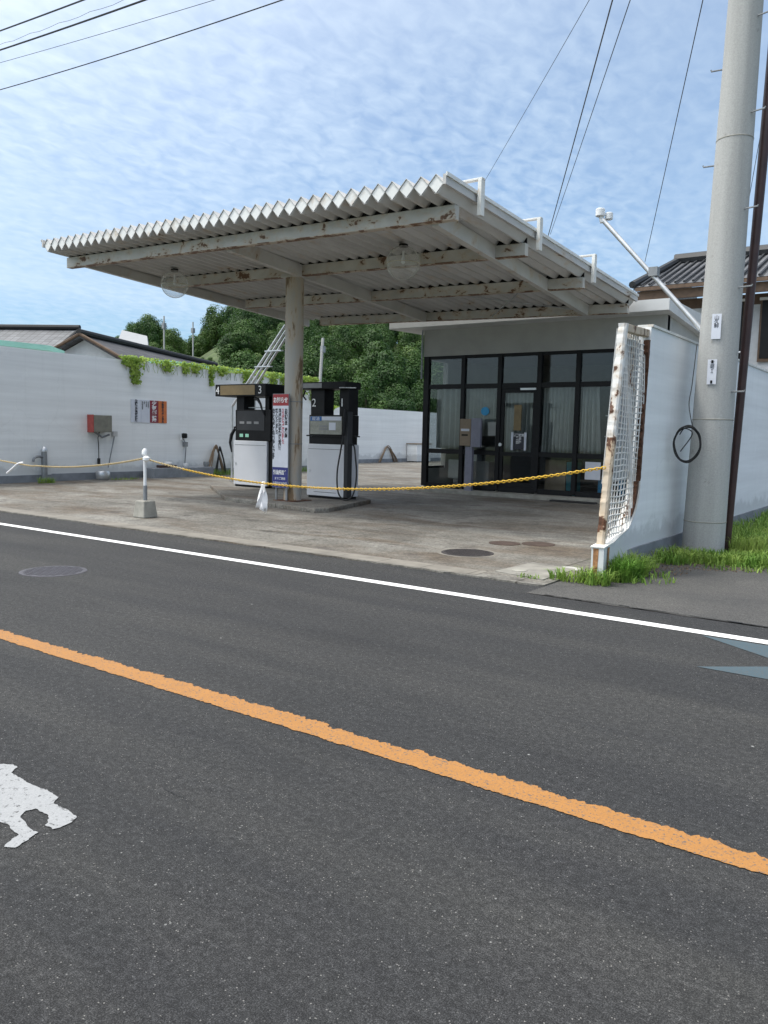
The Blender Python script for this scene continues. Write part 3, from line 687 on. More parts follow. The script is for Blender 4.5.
# ------------------------------------------------------------------ fuel dispensers
def dispenser(x0,x1,y,base,label,kind):
    t=thing('fuel_dispenser',((x0+x1)/2,y+.25,base),label,'fuel dispenser','fuel dispensers on the island')
    d=.5; w=x1-x0
    MB().box(x0+.03,x1-.03,y+.03,y+d-.03,base,base+.05).build('foot','black',t)
    MB().box(x0,x1,y,y+d,base+.05,base+1.16).build('cabinet','enamel',t,.012)
    MB().box(x0+.04,x1-.04,y-.003,y-.0005,base+1.05,base+1.058).build('door_seam','darkgrey',t)
    MB().box(x0+.06,x0+.10,y-.01,y-.0005,base+.55,base+.61).build('door_lock','galv',t)
    MB().box(x0+.2,x1-.2,y-.003,y-.0005,base+.13,base+.138).build('door_seam','darkgrey',t)
    if kind==4:
        MB().box(x0+.04,x1+.10,y+.02,y+d-.02,base+1.161,base+1.93).build('meter_housing','black',t,.01)
        MB().box(x1+.003,x1+.16,y+.06,y+d+.4,base+.05,base+2.26).build('side_column','black',t,.01)
        for xa,xb in ((x0+.04,x0+.30),(x1-.12,x1+.10)): MB().box(xa,xb,y+.06,y+d-.06,base+1.931,base+2.26).build('pillar','black',t)
        MB().box(x0-.55,x1+.06,y-.12,y+d+.42,base+2.262,base+2.56).build('header_box','black',t,.01)
        MB().box(x0-.36,x1-.30,y-.128,y-.121,base+2.29,base+2.53).build('header_panel','brass',t)
        text('4',.27,'inkwhite',t,(x0-.455,y-.13,base+2.32),(1,0,0),(0,0,1))
        text('3',.27,'inkwhite',t,(x1-.12,y-.13,base+2.32),(1,0,0),(0,0,1))
        MB().box(x0+.10,x1-.10,y+.012,y+.019,base+1.42,base+1.9).build('meter_window','darkgrey',t)
        for k in range(2):
            xx=x0+.2+k*.2; f=MB().box(xx,xx+.12,y+.009,y+.0115,base+1.25,base+1.33).build('price_label','pale_green',t); 
        for k in range(3): MB().box(x0+.2+k*.25,x0+.36+k*.25,y+.006,y+.0119,base+1.58,base+1.64).build('meter_dial','greypanel',t)
        n1=MB().tube([(x0-.06,y+.1,base+1.45),(x0-.13,y+.05,base+1.3),(x0-.13,y+.0,base+1.1),(x0-.05,y-.02,base+.86)],[.035,.045,.035,.016],10).build('nozzle','black',t,smooth=True)
        MB().tube([(x0+.05,y+.05,base+1.5),(x0-.03,y+.05,base+1.48)],.03,8).build('nozzle_holder','black',t)
        MB().tube([(x0+.75,y+.0,base+2.2),(x0+.86,y-.02,base+2.18),(x0+.95,y-.02,base+2.06),(x0+1.02,y-.02,base+1.88),(x0+1.06,y+.0,base+1.8)],[.045,.04,.028,.02,.018],10).build('hose','rubber',t,smooth=True)
        MB().tube([(x0+.32,y+.2,base+1.99),(x1-.14,y+.2,base+1.99)],.012,6).build('window_bar','galv',t)
        MB().tube([(x0+.55,y+.2,base+1.932),(x0+.55,y+.2,base+2.26)],.012,6).build('window_bar','galv',t)
    else:
        MB().box(x0+.03,x1-.03,y+.03,y+d-.03,base+1.161,base+1.32).build('neck','black',t)
        MB().box(x0-.02,x1+.02,y-.01,y+d,base+1.321,base+1.35).build('ledge','black',t)
        MB().box(x0+.03,x1-.0,y+.02,y+d-.02,base+1.351,base+1.78).build('meter_housing','black',t,.01)
        p=MB().box(x0+.07,x1-.09,y+.008,y+.0185,base+1.37,base+1.75).build('meter_panel','display',t)
        MB().box(x0+.075,x1-.10,y+.0,y+.0075,base+1.665,base+1.745).build('panel_strip','signwhite',t)
        f=MB().box(x0+.085,x0+.40,y-.004,y-.0005,base+1.655,base+1.745).build('blue_label','blue',t)
        text('\u8efd\u6cb9',.085,'inkwhite',f,(x0+.24,y-.0055,base+1.668),(1,0,0),(0,0,1),width=.2)
        MB().box(x0+.60,x0+.78,y+.002,y+.0075,base+1.46,base+1.62).build('counter_window','signwhite',t)
        for k in range(2): MB().box(x0+.33,x0+.55,y+.002,y+.0075,base+1.46+k*.06,base+1.50+k*.06).build('counter_slot','greypanel',t)
        for xa,xb in ((x0+.04,x0+.42),(x1-.20,x1+.05)): MB().box(xa,xb,y+.06,y+d-.12,base+1.781,base+2.32).build('pillar','black',t,.006)
        text('2',.24,'inkwhite',t,(x0+.13,y+.055,base+1.96),(1,0,0),(0,0,1))
        text('1',.24,'inkwhite',t,(x1-.13,y+.055,base+1.96),(1,0,0),(0,0,1))
        MB().box(x0-.25,x1+.06,y-.08,y+d-.05,base+2.322,base+2.47).build('header_box','black',t,.01)
        MB().box(x0-.06,x0+.46,y-.088,y-.081,base+2.345,base+2.445).build('header_panel','greypanel',t)
        MB().box(x1+.001,x1+.10,y-.02,y+.14,base+.05,base+1.85).build('hose_column','darkgrey',t,.01)
        MB().tube([(x1+.06,y-.06,base+1.9),(x1+.06,y-.08,base+1.7),(x1+.05,y-.09,base+1.35)],[.03,.045,.03],10).build('nozzle','black',t,smooth=True)
        hp=[(x1+.05,y-.09,base+1.4),(x1-.03,y-.1,base+1.0),(x1-.09,y-.12,base+.55),(x1-.05,y-.12,base+.16),(x1+.10,y-.1,base+.02),(x1+.28,y-.05,base+.12),(x1+.33,y,base+.5),(x1+.28,y+.02,base+.9),(x1+.22,y+.04,base+1.14),(x1+.12,y+.08,base+1.16)]
        MB().tube(cr_(hp,6),.017,8).build('hose','rubber',t,smooth=True)
        MB().tube([(x1-.08,y-.1,base+2.34),(x1+.36,y-.11,base+2.33)],.012,6).build('hanger_bar','galv',t)
        MB().tube([(x0-.07,y,base+2.3),(x0-.13,y,base+2.18),(x0-.05,y,base+2.1)],.02,6).build('hose_hook','black',t)
    return t
def P0(px_,py_,d):
    return Vector((0,0,1.5))+(CF+CR*((px_-384)/800)-CU*((py_-512)/800))*d
def cr_(P,k):
    P=[Vector(p) for p in P]; o=[]
    for i in range(len(P)-1):
        a=P[max(i-1,0)];b=P[i];c=P[i+1];d=P[min(i+2,len(P)-1)]
        for j in range(k):
            t=j/k; o.append(.5*((2*b)+(c-a)*t+(2*a-5*b+4*c-d)*t*t+(3*b-a-3*c+d)*t**3))
    o.append(P[-1]); return o
dispenser(-14.93,-13.78,14.38,.095,'white and black fuel dispenser numbered 4 and 3 with a gold header panel','4')if False else dispenser(-14.93,-13.78,14.38,.095,'white and black fuel dispenser numbered 4 and 3 with a gold header panel',4)
dispenser(-11.45,-10.42,13.2,.095,'white and black fuel dispenser numbered 2 and 1 with a looped black hose',2)
# notice board strapped to the column
sb=thing('notice_board',(-11.5,12.0,.5),'tall narrow notice board with red top and blue foot, standing against the column','notice board')
sx0,sx1,sy=-11.50,-11.04,12.02
# board faces the road and is turned slightly to the viewer
X0,X1,Y0=-11.36,-10.94,12.03
def bd(z0,z1,mat,nm,dy=0): return MB().box(X0,X1,Y0-.004-dy,Y0-dy,z0,z1).build(nm,mat,sb)
MB().box(X0-.01,X1+.01,Y0+.001,Y0+.03,.36,2.26).build('backboard','galv_d',sb)
bd(2.02,2.25,'red','heading_panel'); bd(.78,2.0195,'signwhite','text_panel'); bd(.37,.7795,'navy','footer_panel')
text('\u304a\u77e5\u3089\u305b',.12,'inkwhite',sb,((X0+X1)/2,Y0-.0065,2.09),(1,0,0),(0,0,1),width=.38,bold=.004)
cols=[('\u304a\u5ba2\u69d8\u5404\u4f4d\u3000\u9577\u3044\u9593','ink'),('\u3042\u308a\u304c\u3068\u3046\u3054\u3056\u3044\u307e\u3057\u305f','inkpink'),('\u5f53\u5e97\u306f\u8aa0\u306b\u52dd\u624b\u306a\u304c\u3089\u55b6\u696d\u3092','ink'),('\u7d42\u4e86\u3044\u305f\u3057\u307e\u3057\u305f','ink'),('\u4eca\u5f8c\u3068\u3082\u5b9c\u3057\u304f\u304a\u9858\u3044\u7533\u3057\u4e0a\u3052\u307e\u3059','ink')]
for i,(tx,mt) in enumerate(cols):
    text('\n'.join(tx),.078,mt,sb,(X1-.055-i*.086,Y0-.0065,1.9),(1,0,0),(0,0,1),bold=.003)
text('\u7d66\u6cb9\u6240\u5e97\u4e3b',.1,'inkwhite',sb,((X0+X1)/2,Y0-.0065,.64),(1,0,0),(0,0,1),width=.38,bold=.003)
text('\u307e\u3067\u3054\u9023\u7d61',.06,'inkwhite',sb,((X0+X1)/2,Y0-.0065,.53),(1,0,0),(0,0,1))
text('\u304a\u554f\u5408\u305b\u306f\u5f53\u5e97',.055,'inkwhite',sb,((X0+X1)/2,Y0-.0065,.44),(1,0,0),(0,0,1))
MB().box(X0+.05,X0+.09,Y0+.031,Y0+.06,.095,.9).build('leg','galv_d',sb)
MB().box(X1-.09,X1-.05,Y0+.031,Y0+.06,.095,.9).build('leg','galv_d',sb)

# ------------------------------------------------------------------ office
of=thing('office_building',(-9,18.3,0),'grey flat-roofed office with a black framed glass front behind the canopy','building')
OX0,OX1,OY=-11.78,-5.4,18.3
MB().box(OX0-.1,OX1+.2,17.75,18.6,.012,.10).build('front_step','concrete',of)
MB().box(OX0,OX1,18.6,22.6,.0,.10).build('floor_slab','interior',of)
MB().box(OX0,OX1,OY-.03,OY+.17,3.58,4.36).build('lintel_wall','soffit',of)
MB().box(OX0,OX0+.15,OY+.17,22.6,3.5,4.36).build('side_wall','soffit',of)
MB().box(OX0,OX0+.15,19.3,22.6,.1,3.5).build('side_wall','soffit',of)
MB().box(OX0,OX0+.15,OY+.102,19.3,.1,.6).build('side_wall','soffit',of)
MB().box(OX1-.15,OX1,OY-.0,22.6,.1,4.36).build('side_wall','soffit',of)
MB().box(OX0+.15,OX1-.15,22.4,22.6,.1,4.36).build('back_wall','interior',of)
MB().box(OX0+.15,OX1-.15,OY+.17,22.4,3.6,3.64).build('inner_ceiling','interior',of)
sl_=MB(); sl_.prism([(-13.1,17.35),(-5.25,17.8),(-5.15,23),(-12.0,23),(-12.0,20.6)],4.36,4.6)
MB().hexa([(-12.65,17.9,4.30),(-5.25,17.9,4.30),(-5.25,23.5,3.9),(-11.9,23.5,4.3),(-12.65,17.9,4.56),(-5.25,17.9,4.56),(-5.25,23.5,4.56),(-11.9,23.5,4.56)]).build('roof_slab','fascia',of)
def frame(x0,x1,z0,z1,y0=OY,y1=OY+.09): return (x0,x1,y0,y1,z0,z1)
vx=[OX0+.01,-10.56,-9.50,-8.42,-7.43,-6.4,OX1-.16]
for i,x in enumerate(vx):
    wd=.11 if i not in (0,) else .16
    MB().box(x-(.0 if i==0 else wd/2),x+(wd if i==0 else wd/2),OY-.02,OY+.10,.14,3.58).build('mullion','blackmetal',of,.004)
for i in range(6):
    xa=vx[i]+(.16 if i==0 else .055); xb=vx[i+1]-.055
    for nm,z,h in (('bottom_rail',.10,.13),('middle_rail',1.02,.12),('transom',2.72,.12),('head_rail',3.5,.08)):
        if i==2 and nm=='middle_rail': h=.09
        MB().box(xa+.001,xb-.001,OY-.0,OY+.08,z+.002,z+h).build(nm,'blackmetal',of)
    if i!=2:
        for z0,z1 in ((.23,1.02),(1.14,2.72),(2.84,3.5)):
            MB().box(xa+.002,xb-.002,OY+.038,OY+.044,z0,z1).build('window_pane','glass',of)
    else:
        MB().box(xa+.002,xb-.002,OY+.038,OY+.044,2.84,3.5).build('window_pane','glass',of)
        d=MB().box(xa+.004,xa+.09,OY+.01,OY+.07,.235,2.715); d.box(xb-.09,xb-.004,OY+.01,OY+.07,.235,2.715); d.box(xa+.09,xb-.09,OY+.012,OY+.068,.235,.36); d.box(xa+.09,xb-.09,OY+.012,OY+.068,2.6,2.715); d.box(xa+.09,xb-.09,OY+.012,OY+.068,1.02,1.11)
        dr=d.build('door','blackmetal',of)
        MB().box(xa+.09,xb-.09,OY+.038,OY+.043,.36,1.02).build('door_pane','glass',dr); MB().box(xa+.09,xb-.09,OY+.038,OY+.043,1.11,2.6).build('door_pane','glass',dr)
        MB().tube([(xa+.04,OY-.05,1.3),(xa+.04,OY+.01,1.3)],[.045,.03],12).build('door_knob','galv',dr,smooth=True)
        MB().box(xb-.42,xb-.0,OY-.05,OY-.002,2.66,2.71).build('door_closer','galv',of)
MB().box(OX0+.05,OX0+.11,OY+.102,19.3,.6,.66).build('side_sill','blackmetal',of)
MB().box(OX0+.06,OX0+.066,OY+.102,19.3,.66,3.5).build('side_pane','glass',of)
MB().tube([(-8.7,16.9,4.43),(-8.7,17.87,4.43)],.01,5) 
for z in (4.29,): MB().box(-12.64,-5.26,17.86,17.899,4.31,4.55).build('fascia_board','fascia',of)
MB().tube([(OX0-.03,OY-.06,3.0),(OX0-.03,OY-.06,4.28)],.025,8).build('downpipe','galv_d',of)
# curtains
def curtain(x0,x1,z0,z1,lab,fold=.09,lean=0.):
    m=MB(); k=int((x1-x0)/.02); top=[];
    for i in range(k+1):
        x=x0+(x1-x0)*i/k; y=OY+.22+.035*math.sin(2*math.pi*(x-x0)/fold+.6*math.sin(x*7))+.01*math.sin(x*31)
        top.append((x,y))
    o=0
    for zi in range(5):
        z=z1+(z0-z1)*zi/4; f=1+.1*zi/4
        for x,y in top: m.v.append((x+lean*zi/4*(x-x0),y+(y-OY-.22)*.3*zi,z))
    n_=k+1
    for zi in range(4):
        for i in range(k): m.f.append((zi*n_+i,zi*n_+i+1,(zi+1)*n_+i+1,(zi+1)*n_+i))
    o=m.build('curtain','curtain',None,smooth=True); s_=o.modifiers.new('thickness','SOLIDIFY'); s_.thickness=.004
    return tag(o,lab,'curtain','curtains behind the office glass')
curtain(-11.5,-10.62,1.16,2.72,'tangled grey curtain behind the leftmost office window pane',.17)
curtain(-10.5,-9.56,1.5,2.72,'short grey curtain behind the pane with the blue sticker',.1)
curtain(-9.36,-8.52,1.12,2.6,'grey curtain behind the glass of the office door',.12)
curtain(-8.36,-7.5,1.14,2.72,'full grey curtain in the pane just right of the office door',.1)
curtain(-7.36,-6.98,1.1,2.72,'narrow grey curtain tied in the pane nearest the mesh screen',.09,.25)
# things at the office front
mb=thing('mail_box',(-10.1,18.0,.1),'tan and grey letter box on a grey post in front of the office','letter box')
MB().box(-10.40,-10.08,17.93,18.12,1.25,1.93).build('box_body','tan',mb,.01)
MB().box(-10.075,-9.80,17.93,18.02,1.22,1.95).build('side_panel','violetgrey',mb,.006)
MB().box(-10.25,-10.05,17.98,18.08,.1,1.22).build('post','violetgrey',mb)
MB().box(-10.36,-10.12,17.922,17.929,1.62,1.68).build('mail_slot','signwhite',mb); MB().box(-10.34,-10.16,17.922,17.929,1.5,1.54).build('mail_slot','black',mb)
def flat(name,mat,x0,x1,z0,z1,label,cat,y=OY-.006+.035):
    o=MB().box(x0,x1,y-.004,y,z0,z1).build(name,mat); return tag(o,label,cat)
m=MB(); m.prism([( -9.86+.19*math.cos(a)*1.0, a) for a in (0,)]*0+[(0,0),(1,0),(1,1)],0,.0)  if False else None
q=MB(); pts=[(-9.9+.12*math.cos(2*math.pi*i/20),2.14+.11*math.sin(2*math.pi*i/20)) for i in range(20)]
q.add([(x,OY+.025,z) for x,z in pts]+[(x,OY+.03,z) for x,z in pts],[tuple(range(20)),tuple(range(20,40))[::-1]]+[(i,i+20,(i+1)%20+20,(i+1)%20) for i in range(20)])
tag(q.build('window_sticker','skyblue'),'round blue sticker on the office window above the letter box','sticker')
flat('paper_notice','curtain',-9.80,-9.56,1.52,1.86,'pale paper notice on the glass right of the letter box','notice')
flat('paper_strip','brass',-9.08,-8.88,1.66,2.3,'long yellow paper strip hanging in the office door glass','notice',OY+.034)
pn=thing('door_notice',(-8.95,OY+.03,1.3),'black notice with white text lines and white side strips in the office door','notice')
MB().box(-9.06,-8.80,OY+.028,OY+.033,1.2,1.6).build('panel','ink',pn)
for x in (-9.14,-8.78): MB().box(x,x+.06,OY+.028,OY+.033,1.17,1.62).build('side_strip','signwhite',pn)
text('\u55b6\u696d\u6642\u9593\n\u5e73\u65e5\n\u571f\u66dc\n\u65e5\u66dc',.075,'inkwhite',pn,(-8.93,OY+.0265,1.52),(1,0,0),(0,0,1),bold=.002)
flat('paper_notice','signwhite',-7.16,-6.78,.53,.95,'white sheet of paper taped low on the office glass near the mesh screen','notice',OY+.03)
# shelves and clutter inside
sh=thing('shelf_unit',(-6.7,19.3,.1),'dark shelf with white shelves seen through the right office window','shelf')
MB().box(-6.95,-6.0,19.3,19.34,.1,2.5).build('back_panel','blackmetal',sh)
for z in (.6,1.05,1.55,2.05): MB().box(-6.95,-6.0,18.95,19.299,z,z+.025).build('shelf','white',sh)
def pk(x,y,z,w,d,h,mat,label,cat,name):
    o=MB().box(x,x+w,y,y+d,z,z+h).build(name,mat,None,.01); return tag(o,label,cat)
pk(-7.75,18.62,.10,.26,.3,.82,'teal','tall teal panel standing behind the low office glass','panel','teal_panel')
pk(-8.35,18.7,.10,.55,.3,.85,'tan','pale brown carton behind the low glass right of the door','carton','cardboard_carton')
pk(-6.95,18.65,.10,.6,.35,.42,'skyblue','light blue tub behind the low glass near the mesh screen','tub','blue_tub')
pk(-11.3,19.2,.10,1.1,.6,.72,'greypanel','grey desk behind the leftmost office windows','desk','office_desk')
o=pk(-11.2,18.75,.35,.5,.04,.5,'curtain','white board leaning behind the leftmost low office pane','board','leaning_board')
pk(-10.9,19.25,.82,.3,.3,.2,'signwhite','small white box on the desk in the office','box','white_box')
mt=MB().box(-7.7,-6.6,17.55,17.74,.012,.05).build('door_mat','rubber',None,.01); tag(mt,'dark low mat on the ground before the office step','mat')
# mast light above the canopy on an arm from the utility pole is built with the pole

# ------------------------------------------------------------------ utility pole and right side
up=thing('utility_pole',(-2.70,11.3,0),'thick pale concrete utility pole with step bolts beside the white wall','utility pole')
def px(z): return -2.70+.016*z
def pr(z): return .272-.009*z
MB().tube([(px(z),11.3,z) for z in (-.1,0,1.5,3,5,7,9,12)],[pr(z) for z in (-.1,0,1.5,3,5,7,9,12)],40).build('shaft','poleconc',up,smooth=True)
for z in (.42,1.78,5.35):
    MB().lathe([(pr(z)+.001,0),(pr(z)+.004,.004),(pr(z)+.004,.012),(pr(z)+.001,.016)],(px(z),11.3,z),40).build('joint_ring','concrete',up)
k=0
for z in (5.08,6.27,7.4): MB().tube([(px(z)-pr(z)+.02,11.28,z),(px(z)-pr(z)-.13,11.26,z),(px(z)-pr(z)-.135,11.26,z+.02)],.011,6).build('step_bolt','galv_d',up)
for z in (2.15,3.48,4.46,5.64,6.79): MB().tube([(px(z)+pr(z)-.05,11.2,z),(px(z)+pr(z)+.14,11.15,z),(px(z)+pr(z)+.145,11.15,z+.02)],.011,6).build('step_bolt','galv_d',up)
def plate(zc,h,w,label_txt,ang,holes):
    # small plate tangent to the pole on the side facing the road
    z0,z1=zc-h/2,zc+h/2; a=ang; c=Vector((math.cos(a),math.sin(a),0)); tn=Vector((-c.y,c.x,0)); 
    ctr=Vector((px(zc),11.3,0))+c*(pr(zc)+.012)
    m=MB(); p=[]
    for zz in (z0,z1):
        for s1,s2 in ((-1,0),(1,0),(1,1),(-1,1)):
            v=ctr+tn*(w/2*s1)+c*(.004*s2); p.append((v.x,v.y,zz))
    f=m.hexa(p).build('number_plate','signwhite',up)
    v=ctr+c*.0055
    text('\n'.join(label_txt),w*.55,'ink',f,(v.x,v.y,z1-h*.22),tn,(0,0,1))
    if holes:
        for zz in (z0+.03,z1-.03): 
            vv=ctr+c*.005; MB().box(vv.x-.012,vv.x+.012,vv.y-.006,vv.y+.004,zz-.02,zz+.02).build('strap_hole','black',f)
AN=math.atan2(-11.4,2.62)-.05
plate(2.98,.32,.115,'\u5c71\u4e45\u5e79',AN-.12,False); plate(2.4,.32,.115,'\u4e09\u53f7\uff11',AN-.16,True)
rd=thing('stay_pipe',(-2.3,11.75,0),'dark brown leaning pipe standing close behind the concrete utility pole','pipe')
MB().tube([(-2.47,11.65,0),(-2.22,11.65,9.5)],[.05,.075],14).build('pipe','brown_pipe',rd,smooth=True)
al=thing('pole_arm_sensor',(-2.9,11.3,3.0),'silver arm slanting up from the utility pole with two small white boxes','arm light')
MB().tube([(-2.75,11.3,2.83),(-4.33,11.3,4.6)],.032,12).build('arm','galv',al,smooth=True)
MB().box(-3.62,-3.5,11.24,11.36,3.74,3.86).build('arm_clamp','galv_d',al)
MB().tube([(-4.33,11.3,4.56),(-4.35,11.3,4.64)],.035,10).build('arm_joint','white',al,smooth=True)
MB().lathe([(.05,0),(.065,.01),(.065,.10),(.055,.11)],(-4.36,11.28,4.64),16).build('sensor_head','white',al,smooth=True)
MB().lathe([(.04,0),(.055,.01),(.055,.09),(.04,.1)],(-4.26,11.36,4.6),16).build('sensor_head','white',al,smooth=True)
wc=MB(); cc0=P0(687,444,10.4)
for k in range(5):
    r=.205+random.uniform(-.01,.01); pts=[]
    for i in range(40):
        a=2*math.pi*i/40; pts.append(cc0+Vector((.66,.16,0))*(r*math.cos(a)*1.15+.008*math.sin(a*3+k))+Vector((0,0,1))*(r*1.12*math.sin(a)+.008*math.cos(a*2+k*2))+Vector((-.2,.8,0))*(.012*k+.01*math.sin(a*2+k)))
    wc.tube(pts,.0068,6,close=True)
wc.tube(cr_([cc0+Vector((-.1,0,.12)),cc0+Vector((-.04,0,.2)),cc0+Vector((.06,0,.13)),cc0+Vector((-.08,0,-.1))],5),.007,6)
wc.tube(cr_([cc0+Vector((.05,.05,.2)),P0(689,405,10.6),P0(692,385,10.7),P0(697,344,10.8)],5),.006,6)
tag(wc.build('cable_coil','rubber',None,smooth=True),'coil of black cable hanging on the white wall left of the utility pole','cable coil')

# ------------------------------------------------------------------ left wall items
def lwx(y): 
    P=[(-19.65,9),(-20.0,12.5),(-20.25,17),(-20.6,24.4)]
    for (a,b),(c,d) in zip(P[:-1],P[1:]):
        if b<=y<=d: return a+(c-a)*(y-b)/(d-b)
    return P[-1][0]
fb=thing('alarm_box',(lwx(14)+.1,14.0,1.4),'khaki metal box with a red side on the left wall, cable hanging from it','wall box')
y=14.0; x=lwx(y)
MB().box(x,x+.28,y-.30,y+.30,1.37,1.85).build('box_body','khaki',fb,.012)
MB().box(x+.0,x+.285,y-.335,y-.302,1.36,1.86).build('red_side','redbox',fb)
MB().tube([(x+.1,y,1.37),(x+.1,y-.05,1.2),(x+.06,y,1.0),(x+.06,y,.55)],.012,6).build('cable','rubber',fb)
MB().box(x+.03,x+.09,y-.03,y+.03,.45,.62).build('plug','rubber',fb)
MB().tube([(x+.14,y-.2,1.38),(x+.16,y+.05,1.22),(x+.14,y+.3,1.3)],.03,8).build('bracket','galv_d',fb)
pl=thing('valve_rod',(lwx(14.5)+.1,14.5,.3),'thin slanted rod with a small valve on the wall beside the khaki box','rod')
MB().tube([(lwx(14.5)+.08,14.55,1.3),(lwx(14.5)+.1,14.3,.35)],.016,6).build('rod','galv_d',pl); MB().box(lwx(14.5)+.01,lwx(14.5)+.12,14.48,14.62,1.25,1.4).build('valve','galv',pl)
MB().lathe([(.16,0),(.2,.06),(.17,.2),(.1,.24)],(lwx(14.2)+.3,14.0,.02),16).build('float','galv',pl,smooth=True) if False else None
bc=MB().lathe([(.15,0),(.19,.05),(.2,.2),(.17,.26)],(lwx(14)+.32,13.95,.012),18).build('metal_pail','galv',None,smooth=True); tag(bc,'small grey metal pail on the ground under the khaki wall box','pail')
sg=thing('wall_sign',(lwx(15.9),15.9,1.7),'row of white, maroon and orange safety panels with vertical writing on the left wall','sign')
def ys(p): return 15.2+(16.6-15.2)*p
D0=Vector((lwx(16.6)-lwx(15.2),1.4,0)).normalized()
def pnl(p0,p1,mat,nm):
    ya,yb=ys(p0),ys(p1); xa,xb=lwx(ya)+.004,lwx(yb)+.004
    return MB().hexa([(xa,ya,1.68),(xa+.012,ya,1.68),(xb+.012,yb,1.68),(xb,yb,1.68),(xa,ya,2.36),(xa+.012,ya,2.36),(xb+.012,yb,2.36),(xb,yb,2.36)]).build(nm,mat,sg)
pnl(0,.27,'signwhite','white_panel'); pnl(.275,.515,'signwhite','white_panel'); pnl(.52,.755,'maroon','maroon_panel'); pnl(.76,1,'orange','orange_panel')
def vt(tx,p,size,mat,ztop=2.3,b=.004):
    y=ys(p); text('\n'.join(tx),size,mat,sg,(lwx(y)+.021,y,ztop-size*.72),D0,(0,0,1),bold=b)
vt('\u706b\u6c17\u53b3\u7981',.637,.19,'inkwhite',2.34,.006)
vt('\u7d66\u6cb9\u4e2d\u30a8\u30f3\u30b8\u30f3\u505c\u6b62',.88,.088,'ink',2.34,.005)
vt('\u5371\u967a\u7269\u7d66\u6cb9\u53d6\u6271\u6240',.14,.098,'ink',2.35,.005)
for i,c in enumerate(('\u5371\u967a\u7269\u306e\u985e\u5225','\u54c1\u540d','\u6700\u5927\u6570\u91cf','\u4fdd\u5b89\u76e3\u7763\u8005')): vt(c,.31+i*.055,.05,'greypanel',2.32,.001)
tp=thing('standpipe_tap',(-19.72,12.3,0),'grey standpipe with a curved spout standing by the left wall','tap')
x,y=lwx(12.2)+.12,12.2
MB().tube([(x,y,0),(x,y,.82)],.075,14).build('pipe','galv_d',tp,smooth=True)
MB().lathe([(.085,.82),(.09,.86),(.06,.92),(.03,.96)],(x,y,0),14).build('cap','galv',tp,smooth=True)
MB().tube(cr_([(x,y,.66),(x+.03,y-.16,.70),(x+.03,y-.3,.66),(x+.03,y-.34,.56)],4),.035,8).build('spout','galv_d',tp,smooth=True)
wl=thing('wall_socket',(lwx(17.25),17.25,1.2),'small dark and white wall fitting with a thin conduit down to the ground','socket')
x=lwx(17.25); MB().lathe([(.06,0),(.09,.03),(.09,.13),(.06,.16)],(x+.12,17.25,1.22),14).build('fitting','blackmetal',wl,smooth=True)
MB().box(x,x+.06,17.2,17.3,1.15,1.4).build('back_box','white',wl); MB().tube([(x+.06,17.25,1.2),(x+.1,17.33,1.02),(x+.03,17.33,.3)],.018,6).build('conduit','galv_d',wl)
MB().box(x,x+.12,17.27,17.39,.95,1.1).build('joint_box','galv_d',wl)
pb=thing('planter_kerb',(-19.7,16.9,0),'low grey painted kerb box against the left wall holding odds and ends','kerb box')
MB().box(-20.1,-19.62,15.6,18.0,0,.31).build('box_body','wallgrey',pb,.01)
for (yy,h,r,mat,nm,lb) in ((16.35,.1,.13,'white','bowl','white bowl on the grey kerb box'),(17.05,.12,.08,'white','small_pot','white pot on the grey kerb box left of the conduit'),(17.9,.16,.1,'galv_d','tin_can','grey tin at the far end of the kerb box')):
    o=MB().lathe([(r*.7,0),(r,h*.5),(r*.9,h)],(-19.85,yy,.311),14).build(nm,mat,None,smooth=True); tag(o,lb,'pot')
o=MB().box(-19.95,-19.75,15.98,16.6,.311,.39).build('wood_block','brown_pipe'); tag(o,'dark low block on the grey kerb box under the white bowl','block')
bpy.data.objects['bowl'].location.z+=.08
def coil(name,x,y,z,w,h,mat,lab,k=6,r=.02):
    m=MB()
    for i in range(k):
        a=random.uniform(.75,1.1); b=random.uniform(.9,1.03); dx=random.uniform(0,.12)
        m.tube(cr_([(x+dx,y-w/2*a,z),(x+dx,y-w*.28*a,z+h*.55*b),(x+dx*.5,y-.03+.02*i,z+h*b),(x+dx,y+w*.3*a,z+h*.5*b),(x+dx,y+w/2*a,z)],5),r,7)
    return tag(m.build(name,mat,None,smooth=True),lab,'hose')
coil('hose_coil',-20.2,18.6,.05,.75,.95,'hose_tan','tan and black hose hanging in loops on the left wall beside dispenser four')
coil('hose_coil',-20.16,18.75,.05,.5,.9,'rubber','black hose loops hanging together with the tan hose',3)
coil('hose_coil',-24.45,34.6,.03,1.6,.85,'hose_tan','thin brown hose loops by the far rear side wall',5,.022)
cb=thing('small_cabinet',(-24.2,37.3,0),'small white cabinet by the rear side wall, beside the office','cabinet')
MB().box(-24.45,-23.8,36.5,37.9,.05,.98).build('body','wall',cb,.01); MB().box(-24.48,-23.75,36.45,37.95,.981,1.03).build('lid','tan',cb)

